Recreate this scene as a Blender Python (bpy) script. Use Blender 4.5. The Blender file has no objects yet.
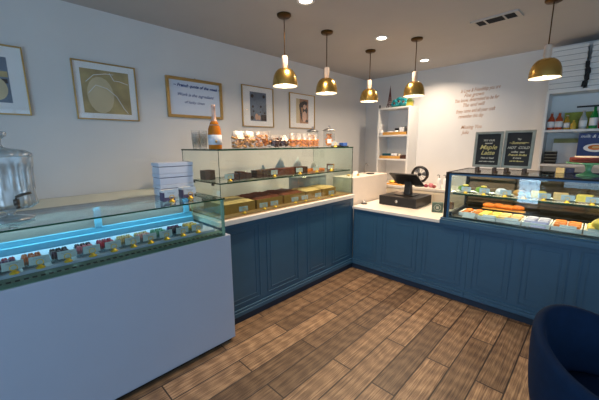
import bpy, math, random
from mathutils import Matrix, Vector
random.seed(7)
R = math.radians
PI = math.pi
S = bpy.context.scene
COL = S.collection

# ---------------------------------------------------------------- camera, world, light, exposure
yaw, pitch, roll, fpx = -0.777881810, 0.179681749, -0.00871810774, 303.6884
CAM = Vector((2.15103, -3.15243, 1.58))
fw = Vector((math.sin(yaw)*math.cos(pitch), math.cos(yaw)*math.cos(pitch), -math.sin(pitch)))
rt = Vector((math.cos(yaw), -math.sin(yaw), 0)); up = rt.cross(fw)
r2 = rt*math.cos(roll) + up*math.sin(roll); u2 = up*math.cos(roll) - rt*math.sin(roll)
cd = bpy.data.cameras.new('camera'); cam = bpy.data.objects.new('camera', cd); COL.objects.link(cam)
M = Matrix((r2, u2, -fw)).transposed().to_4x4(); M.translation = CAM
cam.matrix_world = M
cd.sensor_width = 36; cd.lens = 36*fpx/599; cd.clip_start = .02; cd.clip_end = 60
S.camera = cam
S.view_settings.view_transform = 'Standard'; S.view_settings.look = 'None'
S.view_settings.gamma = 1; S.view_settings.use_curve_mapping = False
S.view_settings.exposure = 0.36
S.cycles.transparent_max_bounces = 48
S.cycles.max_bounces = 10
S.cycles.sample_clamp_indirect = 6

w = bpy.data.worlds.new('world'); S.world = w; w.use_nodes = True
w.node_tree.nodes['Background'].inputs[0].default_value = (.55, .75, 1, 1)
w.node_tree.nodes['Background'].inputs[1].default_value = .9

def area(name, loc, direction, sx, sy, power, color):
    l = bpy.data.lights.new(name, 'AREA'); l.shape = 'RECTANGLE'; l.size = sx; l.size_y = sy
    l.energy = power; l.color = color
    o = bpy.data.objects.new(name, l); COL.objects.link(o); o.location = loc
    o.rotation_euler = Vector(direction).to_track_quat('-Z', 'Y').to_euler()
    return o
DAY = (.46, .72, 1.0)
area('daylight_right', (5.35, -2.6, 1.5), (-1, 0, -.05), 3.0, 1.9, 15, DAY)
area('daylight_front', (2.9, -5.8, 1.5), (0, 1, -.05), 2.6, 1.9, 46, DAY)
area('daylight_door', (1.03, -5.8, 1.15), (0, 1, 0), .42, 2.0, 26, DAY)
WARM = (1, .66, .40)
NEUT = (1, .80, .60)
PEND_W = 13.0
DOWN_W = 14

# ---------------------------------------------------------------- materials
def lin(c):
    return tuple(((v/255)/12.92 if v/255 <= .04045 else ((v/255+.055)/1.055)**2.4) for v in c)
def mat(name, rgb, rough=.5, metal=0, var=0, scale=20, bump=0, emit=None, es=0, spec=.5, sheen=0, trans=0):
    m = bpy.data.materials.new(name); m.use_nodes = True; nt = m.node_tree; b = nt.nodes['Principled BSDF']
    c = lin(rgb) + (1,)
    b.inputs['Base Color'].default_value = c; b.inputs['Roughness'].default_value = rough
    b.inputs['Metallic'].default_value = metal; b.inputs['Specular IOR Level'].default_value = spec
    if sheen:
        b.inputs['Sheen Weight'].default_value = sheen; b.inputs['Sheen Tint'].default_value = c
    if trans: b.inputs['Transmission Weight'].default_value = trans
    if var or bump:
        tc = nt.nodes.new('ShaderNodeTexCoord'); n = nt.nodes.new('ShaderNodeTexNoise')
        n.inputs['Scale'].default_value = scale; n.inputs['Detail'].default_value = 4
        nt.links.new(tc.outputs['Object'], n.inputs['Vector'])
    if var:
        rp = nt.nodes.new('ShaderNodeValToRGB')
        rp.color_ramp.elements[0].position = .3; rp.color_ramp.elements[1].position = .7
        rp.color_ramp.elements[0].color = tuple(v*(1-var) for v in c[:3]) + (1,)
        rp.color_ramp.elements[1].color = tuple(min(1, v*(1+var)) for v in c[:3]) + (1,)
        nt.links.new(n.outputs['Fac'], rp.inputs[0]); nt.links.new(rp.outputs[0], b.inputs['Base Color'])
    if bump:
        bp = nt.nodes.new('ShaderNodeBump'); bp.inputs['Strength'].default_value = bump; bp.inputs['Distance'].default_value = .01
        nt.links.new(n.outputs['Fac'], bp.inputs['Height']); nt.links.new(bp.outputs[0], b.inputs['Normal'])
    if emit:
        b.inputs['Emission Color'].default_value = emit + (1,); b.inputs['Emission Strength'].default_value = es
    return m
def glassmat(name, tint, refl=1.0, rough=0.0, ior=1.45, base=0.0):
    m = bpy.data.materials.new(name); m.use_nodes = True; nt = m.node_tree
    for n in list(nt.nodes): nt.nodes.remove(n)
    o = nt.nodes.new('ShaderNodeOutputMaterial'); t = nt.nodes.new('ShaderNodeBsdfTransparent'); g = nt.nodes.new('ShaderNodeBsdfGlossy')
    t.inputs[0].default_value = tint + (1,); g.inputs['Roughness'].default_value = rough
    f = nt.nodes.new('ShaderNodeFresnel'); f.inputs[0].default_value = ior
    ge = nt.nodes.new('ShaderNodeNewGeometry'); mr = nt.nodes.new('ShaderNodeMapRange'); mr.inputs[3].default_value = ior; mr.inputs[4].default_value = 1/ior
    nt.links.new(ge.outputs['Backfacing'], mr.inputs[0]); nt.links.new(mr.outputs[0], f.inputs[0])   # thin sheet: no total internal reflection
    mx = nt.nodes.new('ShaderNodeMixShader'); ml = nt.nodes.new('ShaderNodeMath'); ml.operation = 'MULTIPLY_ADD'
    ml.inputs[1].default_value = refl; ml.inputs[2].default_value = base
    nt.links.new(f.outputs[0], ml.inputs[0]); nt.links.new(ml.outputs[0], mx.inputs[0])
    nt.links.new(t.outputs[0], mx.inputs[1]); nt.links.new(g.outputs[0], mx.inputs[2]); nt.links.new(mx.outputs[0], o.inputs[0])
    return m

def floor_material():
    m = bpy.data.materials.new('wood_plank_tile'); m.use_nodes = True; nt = m.node_tree; N = nt.nodes; L = nt.links
    b = N['Principled BSDF']; tc = N.new('ShaderNodeTexCoord'); sp = N.new('ShaderNodeSeparateXYZ'); L.new(tc.outputs['Object'], sp.inputs[0])
    def mth(op, a, bb=None, c=None):
        n = N.new('ShaderNodeMath'); n.operation = op
        for i, v in enumerate((a, bb, c)):
            if v is None: continue
            if isinstance(v, (int, float)): n.inputs[i].default_value = v
            else: L.new(v, n.inputs[i])
        return n.outputs[0]
    u = mth('DIVIDE', mth('SUBTRACT', sp.outputs[0], .075), .165)
    col = mth('FLOOR', u); fu = mth('SUBTRACT', u, col)
    par = mth('FLOORED_MODULO', col, 2)
    v = mth('ADD', mth('ADD', sp.outputs[1], .04), mth('MULTIPLY', par, .5))
    row = mth('FLOOR', v); fv = mth('SUBTRACT', v, row)
    cb = N.new('ShaderNodeCombineXYZ'); L.new(col, cb.inputs[0]); L.new(row, cb.inputs[1])
    wn = N.new('ShaderNodeTexWhiteNoise'); wn.noise_dimensions = '3D'; L.new(cb.outputs[0], wn.inputs['Vector'])
    # grain
    cv = N.new('ShaderNodeCombineXYZ')
    L.new(mth('MULTIPLY_ADD', sp.outputs[0], 105, mth('MULTIPLY', wn.outputs['Value'], 50)), cv.inputs[0])
    L.new(mth('MULTIPLY_ADD', sp.outputs[1], 3.0, mth('MULTIPLY', wn.outputs['Value'], 31)), cv.inputs[1])
    n1 = N.new('ShaderNodeTexNoise'); n1.inputs['Scale'].default_value = 1; n1.inputs['Detail'].default_value = 7; n1.inputs['Roughness'].default_value = .75; n1.inputs['Distortion'].default_value = .6
    L.new(cv.outputs[0], n1.inputs['Vector'])
    cv2 = N.new('ShaderNodeCombineXYZ')
    L.new(mth('MULTIPLY_ADD', sp.outputs[0], 9, mth('MULTIPLY', wn.outputs['Value'], 77)), cv2.inputs[0])
    L.new(mth('MULTIPLY', sp.outputs[1], 2.2), cv2.inputs[1])
    wv = N.new('ShaderNodeTexWave'); wv.wave_type = 'RINGS'; wv.inputs['Scale'].default_value = 1.1; wv.inputs['Distortion'].default_value = 5
    wv.inputs['Detail'].default_value = 3; wv.inputs['Detail Scale'].default_value = .9
    L.new(cv2.outputs[0], wv.inputs['Vector'])
    g = mth('ADD', mth('MULTIPLY', n1.outputs['Fac'], .93), mth('MULTIPLY', wv.outputs['Fac'], .07))
    rp = N.new('ShaderNodeValToRGB'); e = rp.color_ramp.elements
    e[0].position = .36; e[0].color = lin((92, 70, 54)) + (1,)
    e[1].position = .66; e[1].color = lin((192, 162, 128)) + (1,)
    x = e.new(.5); x.color = lin((140, 114, 88)) + (1,)
    L.new(g, rp.inputs[0])
    # per plank tone
    tone = N.new('ShaderNodeMix'); tone.data_type = 'RGBA'; tone.blend_type = 'MULTIPLY'; tone.inputs[0].default_value = 1
    pr = N.new('ShaderNodeValToRGB'); pr.color_ramp.elements[0].color = (.46, .43, .40, 1); pr.color_ramp.elements[1].color = (1.12, 1.07, 1.0, 1)
    L.new(wn.outputs['Value'], pr.inputs[0]); L.new(rp.outputs[0], tone.inputs[6]); L.new(pr.outputs[0], tone.inputs[7])
    # grout
    du = mth('MULTIPLY', mth('MINIMUM', fu, mth('SUBTRACT', 1, fu)), .165)
    dv = mth('MINIMUM', fv, mth('SUBTRACT', 1, fv))
    d = mth('MINIMUM', du, dv)
    gm = N.new('ShaderNodeMapRange'); gm.inputs[1].default_value = .0030; gm.inputs[2].default_value = .0058
    L.new(d, gm.inputs[0])
    mx = N.new('ShaderNodeMix'); mx.data_type = 'RGBA'; mx.inputs[6].default_value = lin((46, 36, 30)) + (1,)
    L.new(gm.outputs[0], mx.inputs[0]); L.new(tone.outputs[2], mx.inputs[7]); L.new(mx.outputs[2], b.inputs['Base Color'])
    bp = N.new('ShaderNodeBump'); bp.inputs['Strength'].default_value = .35; bp.inputs['Distance'].default_value = .004
    L.new(mth('ADD', mth('MULTIPLY', gm.outputs[0], 1.2), mth('MULTIPLY', n1.outputs['Fac'], .3)), bp.inputs['Height']); L.new(bp.outputs[0], b.inputs['Normal'])
    b.inputs['Roughness'].default_value = .48
    return m

m_wall = mat('wall_paint', (214, 213, 212), .75, var=.02, scale=3, bump=.05)
m_ceil = mat('ceiling_paint', (180, 176, 174), .85, var=.02, scale=4, bump=.05)
m_trim = mat('white_trim', (225, 224, 222), .5, var=.01)
m_blue = mat('blue_cabinet_paint', (50, 88, 114), .42, var=.04, scale=8)
m_whitelac = mat('white_laminate', (164, 176, 196), .35, var=.01, scale=6)
m_black = mat('black_plastic', (22, 22, 24), .4, var=.1)
m_matte = mat('matte_black', (14, 14, 16), .7, var=.1)
m_stone = mat('pale_counter_slab', (226, 218, 206), .3, var=.03, scale=14)
m_cream = mat('cream_laminate', (226, 214, 192), .5, var=.02, scale=10)
m_brass = mat('brushed_brass', (216, 178, 100), .26, 1, var=.06, scale=40)
m_dbrass = mat('dark_brass', (92, 66, 34), .45, .9, var=.1, scale=30)
m_gold = mat('gold_frame', (190, 156, 98), .35, .7, var=.06, scale=30)
m_whitein = mat('white_enamel', (245, 240, 228), .5, var=.01)
m_wwood = mat('whitewashed_wood', (214, 190, 170), .6, var=.08, scale=30)
m_glass = glassmat('case_glass', (.935, .982, .96))
m_gedge = mat('glass_edge', (16, 66, 48), .15, var=.15, scale=9)
m_gedge_l = mat('pale_glass_edge', (150, 185, 165), .2, var=.1, scale=9)
m_clear = glassmat('clear_plastic', (.93, .95, .96), base=.09, rough=.2)
m_crystal = glassmat('cut_crystal', (.80, .85, .87), refl=1.6, base=.22, rough=.3)
m_picglass = glassmat('picture_glass', (1, 1, 1), refl=.9)
m_paper = mat('white_paper', (236, 236, 236), .8, var=.02)
m_card = mat('price_card', (180, 194, 200), .7, var=.02)
m_bulb = mat('bulb_glow', (255, 240, 215), .5, emit=(1, .80, .55), es=14, var=.01)
m_down = mat('downlight_lens', (255, 250, 240), .5, emit=(1, .88, .70), es=9, var=.01)
m_led = mat('cool_led', (240, 250, 255), .5, emit=(.75, .92, 1), es=10, var=.01)
m_steel = mat('steel', (170, 172, 174), .3, 1, var=.05, scale=30)
m_velvet = mat('blue_velvet', (6, 32, 60), .85, var=.12, scale=26, sheen=.12, spec=.2)
m_choc = mat('dark_chocolate_cake', (72, 38, 24), .75, var=.3, scale=60, bump=.6)
m_crumb = mat('brown_crumb', (128, 62, 34), .85, var=.3, scale=60, bump=.8)
m_board = mat('gold_card_tray', (160, 122, 56), .5, .2, var=.12, scale=12)
m_bread = mat('pale_pastry', (228, 190, 130), .8, var=.15, scale=25, bump=.4)
m_orange = mat('orange_pastry', (214, 118, 36), .6, var=.3, scale=45, bump=.6)
m_kraft = mat('light_wood', (206, 152, 74), .6, var=.08, scale=20)

# ---------------------------------------------------------------- mesh helpers
class MB:
    def __init__(s): s.v = []; s.f = []; s.mi = []; s.sm = []
    def add(s, vs, fs, mi=0, smooth=False):
        o = len(s.v); s.v += [tuple(v) for v in vs]
        for f in fs: s.f.append(tuple(i+o for i in f)); s.mi.append(mi); s.sm.append(smooth)
        return s
    def box(s, x0, x1, y0, y1, z0, z1, mi=0, mat4=None):
        vs = [(x, y, z) for z in (z0, z1) for y in (y0, y1) for x in (x0, x1)]
        if mat4: vs = [mat4 @ Vector(v) for v in vs]
        return s.add(vs, [(0, 2, 3, 1), (4, 5, 7, 6), (0, 1, 5, 4), (2, 6, 7, 3), (0, 4, 6, 2), (1, 3, 7, 5)], mi)
    def cbox(s, cx, cy, cz, sx, sy, sz, mi=0, mat4=None):
        return s.box(cx-sx/2, cx+sx/2, cy-sy/2, cy+sy/2, cz-sz/2, cz+sz/2, mi, mat4)
    def lathe(s, prof, c=(0, 0, 0), n=20, mi=0, closed=False, mat4=None, smooth=True):
        vs = []; fs = []
        for r, z in prof:
            for k in range(n):
                a = 2*PI*k/n; vs.append(Vector((c[0]+r*math.cos(a), c[1]+r*math.sin(a), c[2]+z)))
        m = len(prof)
        for i in range(m-1 if not closed else m):
            j = (i+1) % m
            for k in range(n):
                k2 = (k+1) % n; fs.append((i*n+k, i*n+k2, j*n+k2, j*n+k))
        if not closed:
            if prof[0][0] > 1e-6: fs.append(tuple(reversed(range(n))))
            if prof[-1][0] > 1e-6: fs.append(tuple(range((m-1)*n, m*n)))
        if mat4: vs = [mat4 @ v for v in vs]
        return s.add(vs, fs, mi, smooth)
    def tube(s, pts, r, n=8, mi=0, closed=False):
        pts = [Vector(p) for p in pts]; vs = []; fs = []; m = len(pts)
        rr = r if isinstance(r, (list, tuple)) else [r]*m
        for i, p in enumerate(pts):
            if closed: d = pts[(i+1) % m]-pts[i-1]
            else: d = pts[min(i+1, m-1)]-pts[max(i-1, 0)]
            d.normalize(); a = Vector((0, 0, 1)) if abs(d.z) < .9 else Vector((1, 0, 0))
            e1 = d.cross(a).normalized(); e2 = d.cross(e1)
            for k in range(n):
                t = 2*PI*k/n; vs.append(p+(e1*math.cos(t)+e2*math.sin(t))*rr[i])
        for i in range(m if closed else m-1):
            j = (i+1) % m
            for k in range(n):
                k2 = (k+1) % n; fs.append((i*n+k, j*n+k, j*n+k2, i*n+k2))
        if not closed: fs.append(tuple(range(n))); fs.append(tuple(reversed(range((m-1)*n, m*n))))
        return s.add(vs, fs, mi, True)
    def prism(s, poly, z0, z1, mi=0, mat4=None):
        n = len(poly); vs = [Vector((x, y, z0)) for x, y in poly]+[Vector((x, y, z1)) for x, y in poly]
        if mat4: vs = [mat4 @ v for v in vs]
        fs = [tuple(reversed(range(n))), tuple(range(n, 2*n))]+[(i, (i+1) % n, n+(i+1) % n, n+i) for i in range(n)]
        return s.add(vs, fs, mi)
    def blob(s, c, sx, sy, sz, n=8, m=5, mi=0, jit=0.0):
        vs = [(c[0], c[1], c[2]-sz)]; fs = []
        for i in range(1, m):
            t = PI*i/m-PI/2
            for k in range(n):
                a = 2*PI*k/n; j = 1+random.uniform(-jit, jit)
                vs.append((c[0]+sx*math.cos(t)*math.cos(a)*j, c[1]+sy*math.cos(t)*math.sin(a)*j, c[2]+sz*math.sin(t)*j))
        vs.append((c[0], c[1], c[2]+sz)); e = len(vs)-1
        for k in range(n):
            k2 = (k+1) % n; fs.append((0, 1+k2, 1+k)); fs.append((e, e-n+k, e-n+k2))
            for i in range(m-2): a = 1+i*n; fs.append((a+k, a+k2, a+n+k2, a+n+k))
        return s.add(vs, fs, mi, True)
    def build(s, name, mats, parent=None, loc=(0, 0, 0), rz=0, bevel=0, seg=2, sub=0):
        me = bpy.data.meshes.new(name); me.from_pydata(s.v, [], s.f)
        if not isinstance(mats, (list, tuple)): mats = [mats]
        for m_ in mats: me.materials.append(m_)
        for p, mi, sm in zip(me.polygons, s.mi, s.sm): p.material_index = mi; p.use_smooth = sm
        me.update()
        o = bpy.data.objects.new(name, me); COL.objects.link(o); o.location = loc; o.rotation_euler = (0, 0, rz)
        if parent: o.parent = parent
        if bevel:
            b = o.modifiers.new('bevel', 'BEVEL'); b.width = bevel; b.segments = seg; b.limit_method = 'ANGLE'
        if sub:
            b = o.modifiers.new('sub', 'SUBSURF'); b.levels = sub; b.render_levels = sub
        return o
def tag(o, label, cat, group=None, kind=None):
    o['label'] = label; o['category'] = cat
    if group: o['group'] = group
    if kind: o['kind'] = kind
    return o
def thing(name, label, cat, loc=(0, 0, 0), rz=0, group=None):
    o = bpy.data.objects.new(name, None); COL.objects.link(o); o.location = loc; o.rotation_euler = (0, 0, rz)
    o.empty_display_size = .05
    return tag(o, label, cat, group)
def struct(name, mb, mats, label=None, **k):
    o = mb.build(name, mats, **k); o['kind'] = 'structure'
    if label: o['label'] = label
    return o
def dup(root, loc, rz=None, label=None, group=None):
    r = root.copy(); COL.objects.link(r); r.location = loc
    if rz is not None: r.rotation_euler = (0, 0, rz)
    if label: r['label'] = label
    if group: r['group'] = group
    for ch in list(root.children):
        c = ch.copy(); COL.objects.link(c); c.parent = r
        for g in list(ch.children):
            d = g.copy(); COL.objects.link(d); d.parent = c
    return r
def pane(x0, x1, y0, y1, z0, z1):
    """glass sheet: big faces clear (slot 0), rims green (slot 1)"""
    b = MB(); d = [x1-x0, y1-y0, z1-z0]; ax = d.index(min(d))
    b.box(x0, x1, y0, y1, z0, z1)
    order = [2, 2, 1, 1, 0, 0]
    b.mi = [0 if order[i] == ax else 1 for i in range(6)]
    return b
def text(name, body, size, m, parent, loc, face, shear=0, align='LEFT', ext=.0006, thick=0, rot=0, sx=1):
    cu = bpy.data.curves.new(name, 'FONT'); cu.body = body; cu.size = size; cu.shear = shear; cu.align_x = align
    cu.extrude = ext; cu.offset = thick; cu.resolution_u = 3
    t = bpy.data.objects.new(name, cu); me = bpy.data.meshes.new_from_object(t); bpy.data.objects.remove(t); bpy.data.curves.remove(cu)
    me.name = name; me.materials.clear(); me.materials.append(m)
    o = bpy.data.objects.new(name, me); COL.objects.link(o)
    if face == '+X': mm = Matrix(((0, 0, 1), (1, 0, 0), (0, 1, 0)))
    else: mm = Matrix(((1, 0, 0), (0, 0, -1), (0, 1, 0)))
    o.matrix_local = Matrix.Translation(loc) @ mm.to_4x4() @ Matrix.Rotation(rot, 4, 'Z') @ Matrix.Diagonal((sx, 1, 1, 1))
    if parent: o.parent = parent
    return o

# ================================================================= STRUCTURE
XL, XR, YB, YF, H = -.985, 5.2, 1.77, -5.6, 2.7
T = .12
struct('floor', MB().box(XL-T, XR+T, YF-T, YB+T, -.08, 0), floor_material(), 'brown wood-look plank tile floor')
struct('ceiling', MB().box(XL-T, XR+T, YF-T, YB+T, H, H+.1), m_ceil, 'pale grey painted ceiling')
struct('wall_left', MB().box(XL-T, XL, YF, YB, 0, H), m_wall)
struct('wall_back', MB().box(XL-T, XR+T, YB, YB+T, 0, H), m_wall)
b = MB()                                  # right wall with a shop window
b.box(XR, XR+T, YF, -4.1, 0, H).box(XR, XR+T, -1.1, YB, 0, H).box(XR, XR+T, -4.1, -1.1, 0, .55).box(XR, XR+T, -4.1, -1.1, 2.45, H)
struct('wall_right', b, m_wall)
b = MB()                                  # front wall with glazed door and window
b.box(XL-T, .77, YF-T, YF, 0, H).box(1.29, 1.6, YF-T, YF, 0, H).box(4.2, XR+T, YF-T, YF, 0, H)
b.box(.77, 1.29, YF-T, YF, 2.2, H).box(1.6, 4.2, YF-T, YF, 2.45, H).box(1.6, 4.2, YF-T, YF, 0, .55)
struct('wall_front', b, m_wall)
def window(n, ax, a0, a1, z0, z1, c):
    f = MB(); g = MB(); t = .05
    def bx(mb, p0, p1, q0, q1, d0, d1):
        if ax == 'x': mb.box(c+d0, c+d1, p0, p1, q0, q1)
        else: mb.box(p0, p1, c+d0, c+d1, q0, q1)
    bx(f, a0, a0+t, z0, z1, -.03, .03); bx(f, a1-t, a1, z0, z1, -.03, .03)
    bx(f, a0+t, a1-t, z0, z0+t, -.03, .03); bx(f, a0+t, a1-t, z1-t, z1, -.03, .03)
    mid = (a0+a1)/2
    if a1-a0 > 1.5: bx(f, mid-.025, mid+.025, z0+t, z1-t, -.03, .03)
    bx(g, a0+t, a1-t, z0+t, z1-t, -.003, .003)
    o = struct(n, f, m_black)
    p = g.build('pane', glassmat('window_pane_glass', (.97, .98, .98))); p.parent = o
window('window_1', 'x', -4.1, -1.1, .55, 2.45, XR+.06)
window('window_2', 'y', 1.6, 4.2, .55, 2.45, YF-.06)
window('door_1', 'y', .77, 1.29, 0, 2.2, YF-.06)

m_slabw = mat('white_slab', (214, 210, 204), .35, var=.02)
# ================================================================= CABINET RUNS
def panel_cabinet(name, label, L, panels, h, depth, loc, rz, plinth=True):
    """front on local y=0 facing -y, runs along +x"""
    t = thing(name, label, 'cabinet', loc, rz)
    MB().box(0, L, .012, depth, .0621, h).build('body', m_blue, t)
    MB().box(0, L, -.008, .012, .062, .10).box(0, L, -.002, .012, .10, .125).build('base_moulding', m_blue, t, bevel=.004)
    MB().box(0, L, .004, depth, 0.0, .062).build('toe_kick', mat('shaded_blue_toe_kick', (20, 40, 60), .6, var=.05), t)  # cabinet blue darkened: shade under the moulding is put into the colour
    for x0, x1 in panels:
        z0, z1 = .165, h-.05
        fr = MB(); w_ = .012
        def ring(a, c, e, g, wd, y0, y1):
            fr.box(a, a+wd, y0, y1, e, g).box(c-wd, c, y0, y1, e, g).box(a+wd, c-wd, y0, y1, e, e+wd).box(a+wd, c-wd, y0, y1, g-wd, g)
        ring(x0, x1, z0, z1, .012, .006, .012)
        ring(x0+.045, x1-.045, z0+.045, z1-.045, .009, .008, .012)
        p = fr.build('panel_moulding', m_blue, t, bevel=.0025)
    return t
# left run: front on x=0 facing +x ; local x -> world +y
panel_cabinet('base_cabinet', 'long blue panelled cabinet under the tall glass cake display', 1.929,
              [(.035, .425), (.505, .935), (1.07, 1.395), (1.505, 1.865)], .925, .62, (0, -1.915, 0), R(90))
panel_cabinet('base_cabinet', 'blue panelled cabinet under the till, running from the corner', 1.335,
              [(.03, .336), (.403, .83), (.884, 1.286)], .787, .66, (.0, 0, 0), 0)
panel_cabinet('base_cabinet', 'dark blue panelled cabinet under the glass pastry case by the chair', 1.55,
              [(.045, .353), (.43, .735), (.80, 1.10), (1.17, 1.48)], .787, .66, (1.337, 0, 0), 0)
tag(MB().box(.0, 1.066, -.025, .72, .787, .8195).build('countertop', m_stone, bevel=.003),
    'pale stone worktop holding the black till', 'countertop')
tag(MB().box(-.70, .022, -1.916, .0, .925, .967).build('countertop', m_slabw, bevel=.003),
    'cream worktop slab beneath the tall glass display', 'countertop')
# partition box between the two runs
tag(MB().box(-.36, -.03, .03, .88, 0, 1.165).build('white_partition', mat('partition_laminate', (226, 214, 200), .5, var=.02), bevel=.004),
    'low white box wall closing the corner behind the service bell', 'partition')
tag(MB().box(XL+.003, -.40, -3.9, -2.0, 0, 1.172).build('back_ledge', mat('pale_ledge', (226, 226, 206), .5, var=.02), bevel=.004), 'cream ledge against the wall behind the macaron case', 'ledge')

# ================================================================= PENDANTS, DOWNLIGHTS, VENT
def make_pendant(name, label, loc):
    t = thing(name, label, 'lamp', loc, 0, 'brass dome pendants over the counters')
    MB().lathe([(.0, 0), (.062, 0), (.062, -.012), (.052, -.022), (0, -.024)], n=24).build('canopy', m_dbrass, t)
    MB().tube([(0, 0, -.02), (0, 0, -.36)], .0045, 6).build('cord', m_dbrass, t)
    MB().lathe([(0, -.34), (.024, -.34), (.027, -.345), (.027, -.425), (.021, -.435), (.021, -.45), (0, -.45)], n=18).build('socket_neck', m_wwood, t)
    out = []; n = 12
    for i in range(n+1):
        a = PI/2*i/n; out.append((.022+(.112-.022)*math.sin(a)**.85, -.592+.148*math.cos(a)**.9 if i < n else -.592))
    inn = [(r-.003, z-.003) for r, z in out]
    sh = MB().lathe(out, n=32, mi=0).lathe([(max(r, .001), z) for r, z in inn], n=32, mi=1)
    # drop the caps the lathes add at the rim
    keep = [i for i, f in enumerate(sh.f) if len(f) <= 4]
    sh.f = [sh.f[i] for i in keep]; sh.mi = [sh.mi[i] for i in keep]; sh.sm = [sh.sm[i] for i in keep]
    sh.lathe([(.112, -.592), (.112, -.595), (.109, -.595)], n=32, mi=0)
    sh.f = [f for f in sh.f if len(f) <= 4]; sh.mi = sh.mi[:len(sh.f)]; sh.sm = sh.sm[:len(sh.f)]
    sh.build('lamp_shade', [m_brass, m_whitein], t)
    MB().blob((0, 0, -.545), .032, .032, .036, 14, 8).lathe([(.014, -.50), (.014, -.53)], n=12).build('bulb', m_bulb, t)
    l = bpy.data.lights.new('pendant_glow', 'SPOT'); l.energy = PEND_W*1.0; l.color = WARM; l.shadow_soft_size = .04
    l.spot_size = R(150); l.spot_blend = .6
    lo = bpy.data.objects.new('pendant_glow', l); COL.objects.link(lo); lo.parent = t; lo.location = (0, 0, -.586)
    return t
PN = [(.032, -1.174, 'brass dome pendant nearest the framed art, leftmost of the five'),
      (.032, -.586, 'brass dome pendant second from the left, over the cookie bags'),
      (.003, .28, 'brass dome pendant third from the left, beside the wall corner'),
      (.582, .271, 'brass dome pendant in front of the small white shelf unit with the teal ornament'),
      (1.742, .16, 'brass dome pendant at the far right before the stacked white boxes')]
pn = None
for x, y, lb in PN:
    if pn is None: pn = make_pendant('pendant_lamp', lb, (x, y, H))
    else: dup(pn, (x, y, H), label=lb)
def downlight(x, y, label, group='recessed ceiling downlights'):
    t = thing('recessed_downlight', label, 'light', (x, y, H), 0, group)
    MB().lathe([(.05, 0), (.072, 0), (.072, -.006), (.05, -.004)], n=28, closed=True).build('trim_ring', m_trim, t)
    MB().lathe([(0, -.002), (.05, -.002)], n=28).build('lens', m_down, t)
    l = bpy.data.lights.new('downlight_glow', 'AREA'); l.shape = 'DISK'; l.size = .09; l.energy = DOWN_W; l.color = NEUT; l.spread = R(140)
    lo = bpy.data.objects.new('downlight_glow', l); COL.objects.link(lo); lo.parent = t; lo.location = (0, 0, -.012)
downlight(.345, -1.23, 'round recessed downlight cut by the top edge of the view')
downlight(.325, -.02, 'round recessed downlight between the left and right pendants')
downlight(.28, 1.2, 'round recessed downlight nearest the back wall')
t = thing('ceiling_vent', 'white ceiling air vent with dark louvres', 'vent', (1.32, .27, H), R(-3))
MB().box(-.19, .19, -.088, -.066, -.012, 0).box(-.19, .19, .066, .088, -.012, 0).box(-.19, -.155, -.066, .066, -.012, 0).box(.155, .19, -.066, .066, -.012, 0).box(-.088, -.074, -.066, .066, -.012, 0).box(.062, .076, -.066, .066, -.012, 0).build('frame', m_ceil, t)
for a, c in ((-.155, -.088), (-.074, .062), (.076, .155)):
    b = MB().box(a, c, -.066, .066, -.002, 0)
    for k in range(8): b.box(a, c, -.062+k*.017, -.054+k*.017, -.010, -.002)
    b.build('louvre', m_matte, t)

# ================================================================= LEFT WALL PICTURES
def picture(name, label, y0, y1, z0, z1, art, mat_w=.05, fw_=.010, cat='picture', fm=None, depth=.022, back=None):
    t = thing(name, label, cat, (XL, (y0+y1)/2, (z0+z1)/2)); hy, hz = (y1-y0)/2, (z1-z0)/2
    fm = fm or m_gold
    f = MB().box(0, depth, -hy, -hy+fw_, -hz, hz).box(0, depth, hy-fw_, hy, -hz, hz).box(0, depth, -hy+fw_, hy-fw_, -hz, -hz+fw_).box(0, depth, -hy+fw_, hy-fw_, hz-fw_, hz)
    f.build('frame', fm, t, bevel=.002)
    MB().box(.002, .008, -hy+fw_, hy-fw_, -hz+fw_, hz-fw_).build('mount', back or m_paper, t)
    art(t, hy, hz)
    if back is None: MB().box(.015, .017, -hy+fw_, hy-fw_, -hz+fw_, hz-fw_).build('glazing', m_picglass, t)
    return t
def flat(mb, y0, y1, z0, z1, x=.009, mi=0): return mb.box(.008, x, y0, y1, z0, z1, mi)
def ellipse(mb, cy, cz, ry, rz_, x=.0105, mi=0, n=18, rot=0):
    P = []
    for k in range(n):
        a = 2*PI*k/n; yy = ry*math.cos(a); zz = rz_*math.sin(a)
        P.append((cy+yy*math.cos(rot)-zz*math.sin(rot), cz+yy*math.sin(rot)+zz*math.cos(rot)))
    vs = [(x0, p[0], p[1]) for x0 in (.008, x) for p in P]
    mb.add(vs, [tuple(reversed(range(n))), tuple(range(n, 2*n))]+[(i, (i+1) % n, n+(i+1) % n, n+i) for i in range(n)], mi)
C_navy = mat('ink_navy', (38, 46, 66), .7, var=.2); C_slate = mat('slate_print', (112, 124, 140), .7, var=.12, scale=9)
C_peach = mat('peach_print', (208, 168, 146), .7, var=.1); C_ochre = mat('ochre_print', (176, 156, 110), .7, var=.25, scale=7)
C_paleo = mat('pale_ochre_print', (206, 190, 154), .7, var=.1, scale=5); C_dk = mat('dark_print', (58, 46, 44), .7, var=.3)
C_sepia = mat('sepia_print', (166, 122, 92), .7, var=.2, scale=12); C_grey = mat('grey_print', (120, 118, 116), .7, var=.2)
def art1(t, hy, hz):
    b = MB(); flat(b, -hy+.07, hy-.095, -hz+.085, hz-.085); pr_ = b.build('print', C_slate, t)
    b = MB(); flat(b, -hy+.07, hy-.105, -hz+.22, -hz+.25, .0095, 0); ellipse(b, hy-.17, -hz+.18, .06, .08, .010, 1); flat(b, -hy+.08, hy-.10, .02, .06, .0095, 2)
    b.build('print_shape', [C_dk, C_paleo, C_ochre], pr_)
picture('framed_picture', 'large gold framed abstract picture cut by the left edge above the dispenser', -3.33, -2.872, 1.815, 2.30, art1)
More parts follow.
